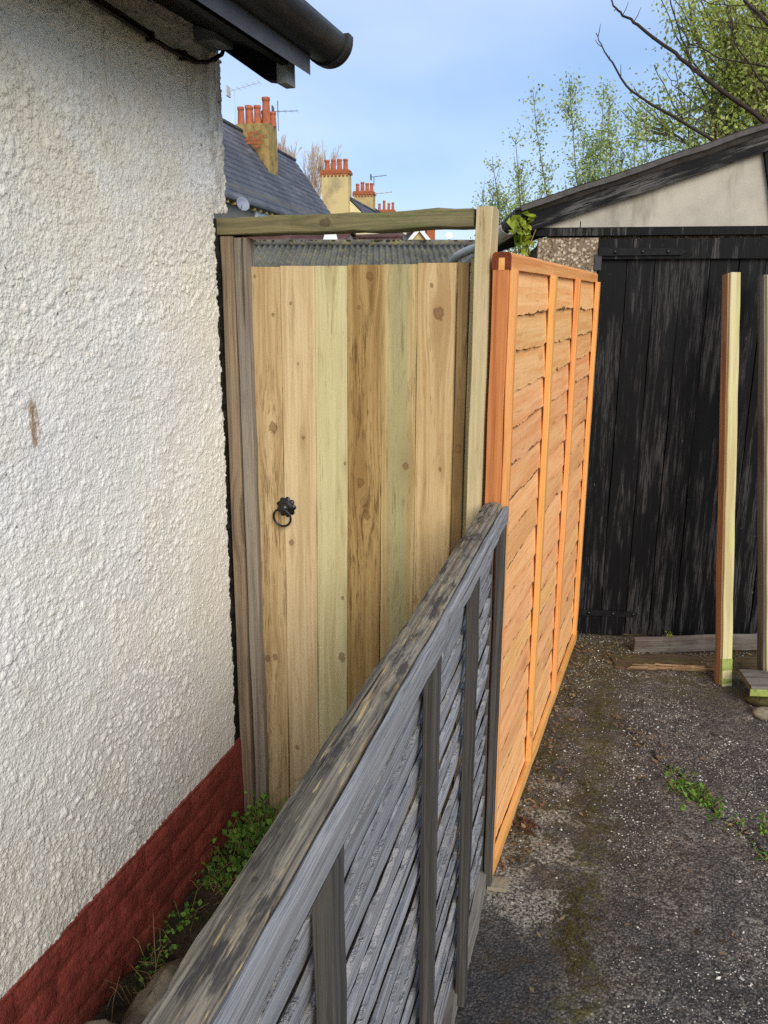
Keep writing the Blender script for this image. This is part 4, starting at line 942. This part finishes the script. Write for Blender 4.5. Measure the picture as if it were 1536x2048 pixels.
# moss cushions on its ridge
o = MB()
for i in range(120):
    q = a1+lv*rng.random()+UP*.04+back*rng.normal(0, .03); r_ = rng.uniform(.01, .035); o.lathe([(r_, 0), (r_*.8, r_*.4), (0, r_*.6)], q, 6)
tag(o.build('moss_tuft', M['moss_dark'], sh, True), kind='stuff')

# ------------------------------------------------------------------ houses behind
def house(label, P, ang, back_len, fwd_len, run, drop, mats, chim=None, below=6.5, group='houses of the terrace behind', courses=14, name='terraced_house', eave_dots=False, windows=(), gable_front=None):
    """P = a point on the ridge; the ridge runs along ang; the slope that faces us falls to its right"""
    u = Vector((-math.sin(R(ang)), math.cos(R(ang)), 0)); n = Vector((math.cos(R(ang)), math.sin(R(ang)), 0))
    t = thing(name, label, 'house', (P.x, P.y, 0), group)
    rf, wl, gm = mats; ez = P.z-drop
    roof = MB()
    for sgn in (1, -1):
        for k in range(courses):         # overlapping courses, each a step proud of the one below
            f0, f1 = k/courses, (k+1)/courses+.02
            q = [(0, f0, .0), (0, f1, .045), (0, f1, .0), (0, f0, -.03)]
            poly = [P-u*back_len+n*(sgn*run*b)-UP*(drop*b)+UP*c for (_, b, c) in q]
            if sgn < 0: poly.reverse()
            roof.ext(poly, (0, 0, 0), u*(back_len+fwd_len))
    roof.build('roof', rf, t)
    MB().tube([P-u*back_len+UP*.03, P+u*fwd_len+UP*.03], .06, 8).build('ridge', rf, t, True)
    w = MB(); ri = run-.28; a = P-u*(back_len-.15); b = P+u*(fwd_len-.15)
    zt = ez+.28*drop/run-.06
    for q in (a, b):
        poly = [Vector((q.x, q.y, 0))-n*ri, Vector((q.x, q.y, 0))+n*ri, Vector((q.x, q.y, zt))+n*ri, Vector((q.x, q.y, P.z-.08)), Vector((q.x, q.y, zt))-n*ri]
        w2 = MB().ext(poly, -u*.1 if q is a else u*.1, (0, 0, 0)); w2.build('gable_wall', gm, t)
    for sgn in (1, -1):
        c0 = a+n*ri*sgn; c1 = b+n*ri*sgn
        MB().ext([(c0.x, c0.y, 0), (c1.x, c1.y, 0), (c1.x, c1.y, zt), (c0.x, c0.y, zt)], (0, 0, 0), n*(.1*sgn)).build('wall', wl, t)
    ec = P+n*(run-.02)-UP*(drop+.05)
    MB().tube([ec-u*back_len, ec+u*fwd_len], .055, 8).build('gutter', M['steel_dark'], t, True)
    if eave_dots:
        k = -back_len+.3
        while k < fwd_len-.2:
            q = P+u*k+n*(ri+.10)-UP*(drop-.02); MB().box(-.02, .15, -.035, .035, -.19, -.08, Matrix((n, u, UP)).transposed(), q).build('eave_bracket', M['wall_tan'], t); k += .46
    for (k, z0, z1, ww) in windows:
        q = P+u*k+n*(ri+.10); q.z = 0; Rw = Matrix((u, -n, UP)).transposed()
        wf = MB().box(-ww/2, ww/2, -.05, .02, z0, z1).build('window', M['white_paint'], t, False, q, Rw)
        for sx in (-ww*.25, ww*.25): MB().box(sx-ww*.2, sx+ww*.2, -.056, -.05, z0+.08, z1-.08).build('pane', M['glass'], wf, False, q, Rw)
    return t, u, n
def chimney(t, c, u, n, wn, wu, z0, z1, mat, pots, corbel=True, dent=True):
    Rm = Matrix((n, u, UP)).transposed()
    m = MB().box(-wn/2, wn/2, -wu/2, wu/2, z0, z1-.12, Rm, (c.x, c.y, 0))
    s = m.build('chimney', mat, t)
    k = MB()
    if corbel:
        k.box(-wn/2-.05, wn/2+.05, -wu/2-.05, wu/2+.05, z1-.12, z1-.02, Rm, (c.x, c.y, 0)).box(-wn/2-.02, wn/2+.02, -wu/2-.02, wu/2+.02, z1-.02, z1+.04, Rm, (c.x, c.y, 0))
        if dent:
            x = -wn/2-.05
            while x < wn/2+.02: k.box(x, x+.07, -wu/2-.05, -wu/2+.0, z1-.22, z1-.122, Rm, (c.x, c.y, 0)); x += .16
        k.build('corbel', M['brick_red'] if dent else mat, s)
    else:
        k.box(-wn/2, wn/2, -wu/2, wu/2, z1-.119, z1+.0, Rm, (c.x, c.y, 0)).build('crown', mat, s)
    for (pn, pu, h, r_) in pots:
        q = Vector((c.x, c.y, z1+.0))+n*pn+u*pu
        MB().lathe([(r_, 0), (r_*1.02, .03), (r_*.86, h*.75), (r_*.84, h-.09), (r_*.98, h-.08), (r_*.98, h), (r_*.7, h), (r_*.7, h-.05)], q, 14).build('chimney_pot', M['terracotta'], s, True)
    return s
def aerial(t, base, h, boom, els, mat, d=Vector((1, .1, .12)), r_=.011):
    m = MB().tube([base, base+UP*h], r_, 6); tp = base+UP*h; d = d.normalized(); s = d.cross(UP).normalized()
    m.tube([tp-d*boom*.2, tp+d*boom*.8], r_*.8, 6)
    for k in range(els):
        q = tp+d*boom*(-.2+k/(els-1)); m.tube([q-s*.22+UP*0, q+s*.22], r_*.45, 4)
    m.box(-.02, .02, -.16, .16, -.14, .14, Matrix((d, s, UP)).transposed(), tp-d*boom*.2)
    return m.build('aerial', mat, t)
# nearest terrace house
P1 = at(590, 322, 29.0)
h1, u1, n1 = house('nearest terrace house with grey slate roof and lichened stack of six orange pots', P1, 6.5, 16, 0., 1.75, 2.45, (M['slate'], M['wall_grey'], M['wall_grey']), eave_dots=True, windows=((-8.0, 1.6, 3.97, 1.8), (-12.6, 1.6, 3.97, 1.6)))
c1 = at(513, 262, 24.2)
chimney(h1, c1, u1, n1, 1.02, .8, 4.2, at(513, 250, 24.0).z, M['stack_lichen'], [(-.40, -.2, .50, .105), (-.30, .2, .62, .11), (-.13, -.2, .50, .12), (.12, -.2, .52, .11), (.2, .22, .46, .11), (.38, -.15, .74, .125), (.44, .25, .42, .11)], corbel=False)
aerial(h1, at(474, 300, 24.3), 1.66, 1.0, 7, M['alu'], Vector((1, .15, .22)))
aerial(h1, at(557, 262, 24.6), .55, .75, 5, M['steel_dark'], Vector((1, .3, .02)))
MB().tube([at(557, 262, 24.6)+UP*.4, at(557, 262, 24.6)+UP*.85], .014, 6).build('aerial_mast', M['steel_dark'], h1)
dp = at(484, 410, 16.6)
dm = MB().lathe([(.01, 0), (.07, .01), (.12, .03), (.145, .055), (.14, .058), (.115, .036), (.07, .014), (.01, .006)], (0, 0, 0), 18)
ds = dm.build('satellite_dish', M['dish'], h1, True, dp, frame(Vector((.75, -.55, .3)), UP))
MB().tube([dp, dp+Vector((.05, -.14, -.09))], .007, 5).build('dish_arm', M['steel_dark'], ds)
# brick scar on the stack
qs = at(510, 266, 23.5)
for j in range(5):
    for i in range(3):
        if rng.random() < .8-.1*j:
            q = qs+rt*((i-1)*.16-j*.03+(.05 if j % 2 else 0))-UP*(j*.09); MB().box(-.07, .07, -.02, .02, -.033, .033, Matrix((n1, u1, UP)).transposed(), Vector((q.x, q.y, q.z))).build('scar_brick', M['brick_red'], h1)
# three further houses of the row
P2 = at(694, 394, 33.2)
h2, u2, n2 = house('second terrace house with cream stack of four pots on its lit gable', P2, 7.5, -.5, 7.0, 2.3, 2.2, (M['slate'], M['wall_cream'], M['wall_cream']), windows=((3., 2.6, 4., 1.2),))
c2 = at(673, 360, 33.6)
chimney(h2, c2, u2, n2, 1.14, .62, 2.2, at(673, 341, 33.2).z, M['stack_cream'], [(-.39, 0, .46, .105), (-.12, 0, .48, .105), (.14, 0, .48, .105), (.40, 0, .48, .105)])
P3 = at(738, 412, 41.5)
h3, u3, n3 = house('third terrace house with a squat tan stack of four pots', P3, 8.5, .0, 7, 2.2, 2.2, (M['slate'], M['wall_cream'], M['wall_tan']))
c3 = at(729, 400, 41.6)
chimney(h3, c3, u3, n3, 1.0, .8, 2.5, at(729, 384, 41.2).z, M['wall_tan'], [(-.36, 0, .44, .10), (-.1, 0, .52, .105), (.15, 0, .46, .10), (.38, 0, .46, .10)])
aerial(h3, at(752, 392, 41.5), .12, 1.0, 5, M['alu'], Vector((1, .3, .1)), .03)
aerial(h3, at(748, 372, 42), .45, .8, 4, M['steel_dark'], Vector((1, .2, .1)), .02)
P4 = at(790, 440, 51)
h4, u4, n4 = house('farthest terrace house showing only an orange brick stack and four slim pots', P4, 9.5, .0, 8, 2.2, 2.2, (M['slate'], M['wall_cream'], M['wall_cream']))
c4 = at(772, 440, 51)
chimney(h4, c4, u4, n4, 1.12, .8, 3., at(772, 421, 50.6).z, M['wall_tan'], [(-.42, 0, .44, .09), (-.12, 0, .62, .09), (.18, 0, .46, .09), (.44, 0, .5, .09)])
# lower buildings seen through the gap under the crosspiece
Pt = at(575, 464, 15.5)
hb, ub, nb = house('low outbuilding with dark red tiled roof behind the corrugated shed', Pt, 84, 1.4, 1.05, 1.5, 1.0, (M['tile_red'], M['wall_grey'], M['wall_grey']), group='outbuildings behind the shed', name='outbuilding', courses=9)
MB().ext([at(650, 466, 14.6), at(672, 466, 14.6), at(680, 500, 14.6), at(640, 500, 14.6)], (0, 0, 0), (-.1, .25, 0)).build('parapet', M['white_paint'], hb)
Pu = at(745, 476, 19)
hb2, ub2, nb2 = house('small lean outbuilding with brown tiled roof right of the white parapet', Pu, 84, .75, .75, 1.2, .8, (M['tile_red'], M['wall_cream'], M['wall_cream']), group='outbuildings behind the shed', name='outbuilding', courses=7)
Pg = at(838, 458, 46)
hg_, ug, ng_ = house('yellow gabled house with white bargeboards and an orange chimney', Pg, 24, .0, 8, 1.5, 1.7, (M['tile_red'], M['wall_tan'], M['wall_tan']), group=None, name='gabled_house')
for sgn in (1, -1):
    beam('bargeboard', Pg-ug*.12+UP*.02, Pg-ug*.12+ng_*(1.55*sgn)-UP*1.75, UP, .2, .06*sgn, M['white_paint'], hg_, segs=2)
chimney(hg_, at(860, 470, 47), ug, ng_, .5, .6, 3, at(860, 456, 47).z, M['brick_red'], [(0, 0, .3, .13)], corbel=False)
fd = at(898, 472, 50)
far = thing('satellite_dish', 'white dish on a pole against the sky above the corrugated shed', 'satellite dish', (fd.x, fd.y, 0))
MB().lathe([(.02, 0), (.15, .02), (.24, .07), (.23, .075), (.02, .02)], (0, 0, 0), 14).build('dish', M['white_paint'], far, True, fd, frame(Vector((.2, -.9, .4)), UP))
MB().tube([(fd.x, fd.y+.03, 0), (fd.x, fd.y+.03, fd.z)], .03, 6).build('pole', M['steel_dark'], far)
fp = thing('downpipe', 'pale grey plastic pipe sloping beside the new gate post', 'pipe', at(925, 515, 5.2))
MB().tube([at(903, 524, 5.4), at(915, 512, 5.3), at(930, 504, 5.2), at(962, 492, 5.0), at(1000, 478, 4.7)], .028, 12).build('pipe_run', M['pvc_grey'], fp, True)

# ------------------------------------------------------------------ trees
def grow(p, d, length, rad, depth, out, tips, spread=.5, nchild=(3, 4), shrink=.68, up=.12, r=random, segs=4, twist=.12):
    pts = [Vector(p)]; d = Vector(d).normalized()
    for k in range(segs):
        d = (d+Vector((r.gauss(0, twist), r.gauss(0, twist), r.gauss(0, twist)+up*.5))).normalized(); pts.append(pts[-1]+d*length/segs)
    out.append((pts, rad, rad*.62))
    if depth == 0: tips.append(pts); return
    for c in range(r.randint(*nchild)):
        s = r.uniform(.35, 1.); k = min(int(s*segs), segs-1); q = pts[k].lerp(pts[k+1], s*segs-k)
        nd = (d+Vector((r.gauss(0, spread), r.gauss(0, spread), r.gauss(0, spread)+up))).normalized()
        grow(q, nd, length*shrink*r.uniform(.75, 1.15), rad*.55, depth-1, out, tips, spread, nchild, shrink, up, r, segs, twist)
    grow(pts[-1], d, length*shrink, rad*.62, depth-1, out, tips, spread, nchild, shrink, up, r, segs, twist)
def tree_parts(t, out, tips, bark, leaf=None, lsize=.05, per=10, lspread=.12, nmain=1, tone=(0, 1), r_min=.003, asp=.65):
    tr = MB(); lm = MB()
    for i, (pts, r0, r1) in enumerate(out):
        m = tr if i < nmain else lm; n = len(pts); m.tube(pts, [max(r_min, r0+(r1-r0)*k/(n-1)) for k in range(n)], 7 if r0 > .03 else (5 if r0 > .012 else 4), False)
    tr.build('trunk', bark, t, True)
    if lm.v: lm.build('branches', bark, t, True)
    if leaf:
        C = []
        for pts in tips:
            for _ in range(per):
                k = random.randint(0, len(pts)-2); q = pts[k].lerp(pts[k+1], random.random()); C.append(q+Vector(rng.normal(0, lspread, 3)))
        leaf_obj('crown', C, lsize, leaf, t, tone=tone, asp=asp)
# big leafy tree behind the garage
random.seed(21)
bp = at(1500, 300, 11.5); bt = thing('leafy_tree', 'large spring green leafy tree towering behind the garage', 'tree', (bp.x, bp.y, 0))
out = []; tips = []
base = Vector((bp.x+.4, bp.y, 0)); out.append(([base, base+Vector((.05, .0, 1.2)), base+Vector((-.05, .05, 2.3))], .17, .13))
for k in range(11):
    a = k*2.4; z0 = 1.3+.14*k; grow(base+Vector((0, 0, z0)), (math.cos(a)*.75, math.sin(a)*.75, 1.15), 1.75, .055, 3, out, tips, .5, (3, 3), .70, .1)
tree_parts(bt, out, tips, M['bark_mid'], M['leaf_spring'], .060, 46, .16, 1)
def sapling(label, px, d, hpx, lean, n, leafn, seed, size=.05, spread=.25):
    random.seed(seed); q = at(px, 480, d); top = at(px, hpx, d); t = thing('sapling', label, 'tree', (q.x, q.y, 0), 'slender saplings beyond the garage'); out = []; tips = []
    b = Vector((q.x, q.y, 0)); H = top.z; out.append(([b, b+Vector((0, 0, .7))], .05, .04))
    for i in range(n):
        a = random.uniform(0, 6.28); dd = Vector((math.cos(a)*.16+lean, math.sin(a)*.16, 1)); L_ = H*random.uniform(.72, 1.02)
        pts = [b+Vector((random.gauss(0, .05), random.gauss(0, .05), .3))]; dv = dd.normalized()
        for k in range(9): dv = (dv+Vector((random.gauss(0, .045), random.gauss(0, .045), .05))).normalized(); pts.append(pts[-1]+dv*L_/9.6)
        out.append((pts, .018, .004))
        for k in range(34):
            s = random.uniform(.36, 1); kk = min(int(s*9), 8); p0 = pts[kk].lerp(pts[kk+1], s*9-kk); dv2 = Vector((random.gauss(0, .6), random.gauss(0, .6), .8)).normalized(); ln = random.uniform(.2, .55)*(1.35-s)
            tw = [p0, p0+dv2*ln*.5, p0+dv2*ln+Vector((0, 0, .04))]; out.append((tw, .005, .002)); tips.append(tw)
    tree_parts(t, out, tips, M['bark_mid'], M['leaf_birch'], size, leafn*2, .075, 1, r_min=.002)
sapling('faint thin sapling leaning left beside the new gate post', 985, 12., 352, -.06, 5, 6, 3, .036)
sapling('middle sapling of loose upright stems, sparsely leaved', 1090, 11.5, 268, -.10, 8, 8, 5, .04)
sapling('tallest slender sapling thick with small leaves', 1180, 11.5, 190, -.03, 9, 14, 8, .043)
sapling('low bushy sapling emerging over the garage verge', 1270, 11., 250, .0, 7, 12, 12, .043)
# near bare tree: dark branches over the garage roof
bd = thing('bare_tree', 'dark bare branches of a tree reaching in over the garage roof', 'tree', at(1760, 470, 6.2))
T0 = at(1790, 520, 6.2); T0.z = 0; tb = MB(); T1 = at(1770, 380, 6.2)
MB().tube([T0, T0.lerp(T1, .5)+Vector((.03, 0, 0)), T1, at(1700, 120, 6.2)], [.12, .10, .08, .04], 10).build('trunk', M['bark_dark'], bd, True)
def branch(px, d, r0, r1): 
    pts = [at(x, y, d+.05*i) for i, (x, y) in enumerate(px)]
    fine = []
    for i in range(len(pts)-1):
        for k in range(4):
            q = pts[i].lerp(pts[i+1], k/4); fine.append(q+Vector(rng.normal(0, .004, 3)))
    fine.append(pts[-1]); n = len(fine); tb.tube(fine, [.74*(r0+(r1-r0)*k/(n-1)) for k in range(n)], 6)
    for k in range(3, n-1, 3):
        dv = Vector(rng.normal(0, 1, 3)).normalized()*rng.uniform(.03, .12)+UP*.03; tb.tube([fine[k], fine[k]+dv*.6, fine[k]+dv+UP*.02], [.0035, .0028, .0016], 4)
branch([(1775, 420), (1640, 310), (1536, 247), (1400, 150), (1350, 108), (1275, 48), (1245, 30), (1228, 10), (1214, -25)], 6.0, .030, .006)
branch([(1765, 430), (1600, 350), (1430, 282), (1345, 233), (1262, 182), (1225, 128), (1205, 95), (1192, 66)], 6.1, .022, .004)
branch([(1400, 150), (1385, 138), (1355, 52), (1340, -5), (1332, -40)], 6.1, .011, .006)
branch([(1720, 200), (1620, 160), (1536, 135), (1440, 118), (1380, 85), (1355, 50)], 6.0, .013, .004)
branch([(1740, 330), (1600, 235), (1536, 180), (1500, 130), (1470, 85), (1455, 30)], 5.9, .014, .005)
branch([(1720, 180), (1600, 90), (1536, 48), (1490, 2), (1470, -20)], 5.8, .022, .014)
branch([(1536, 48), (1490, 12), (1430, 10), (1395, -4)], 5.8, .006, .003)
branch([(1536, 58), (1490, 48), (1425, 40)], 5.9, .006, .003)
branch([(1480, 268), (1400, 215), (1345, 170), (1330, 140)], 6.3, .006, .003)
tb.build('branches', M['bark_dark'], bd, True)
# winter trees far behind the roofs
def winter(label, px, base_py, top_py, d, seed, n=7):
    random.seed(seed); q = at(px, base_py, d); top = at(px, top_py, d); t = thing('winter_tree', label, 'tree', (q.x, q.y, 0), 'bare winter trees behind the roofs'); out = []; tips = []
    b = Vector((q.x, q.y, 0)); H = top.z; Hb = q.z
    out.append(([b, b+Vector((.1, 0, Hb*.5)), b+Vector((0, 0, Hb))], .30, .22)); c = H-Hb
    for k in range(n):
        a = k*2.4+random.random(); grow(b+Vector((0, 0, Hb-random.uniform(0, .25)*c)), (math.cos(a)*.5, math.sin(a)*.5, 1.1), c*.36, .08, 4, out, tips, .34, (2, 3), .66, .2)
    tree_parts(t, out, tips, M['bark_pale'], None, nmain=1, r_min=.009)
winter('pale bare winter tree standing left of the cream stack', 632, 400, 262, 60, 4)
winter('slim bare winter tree close behind the first chimney', 572, 355, 258, 66, 6, 5)
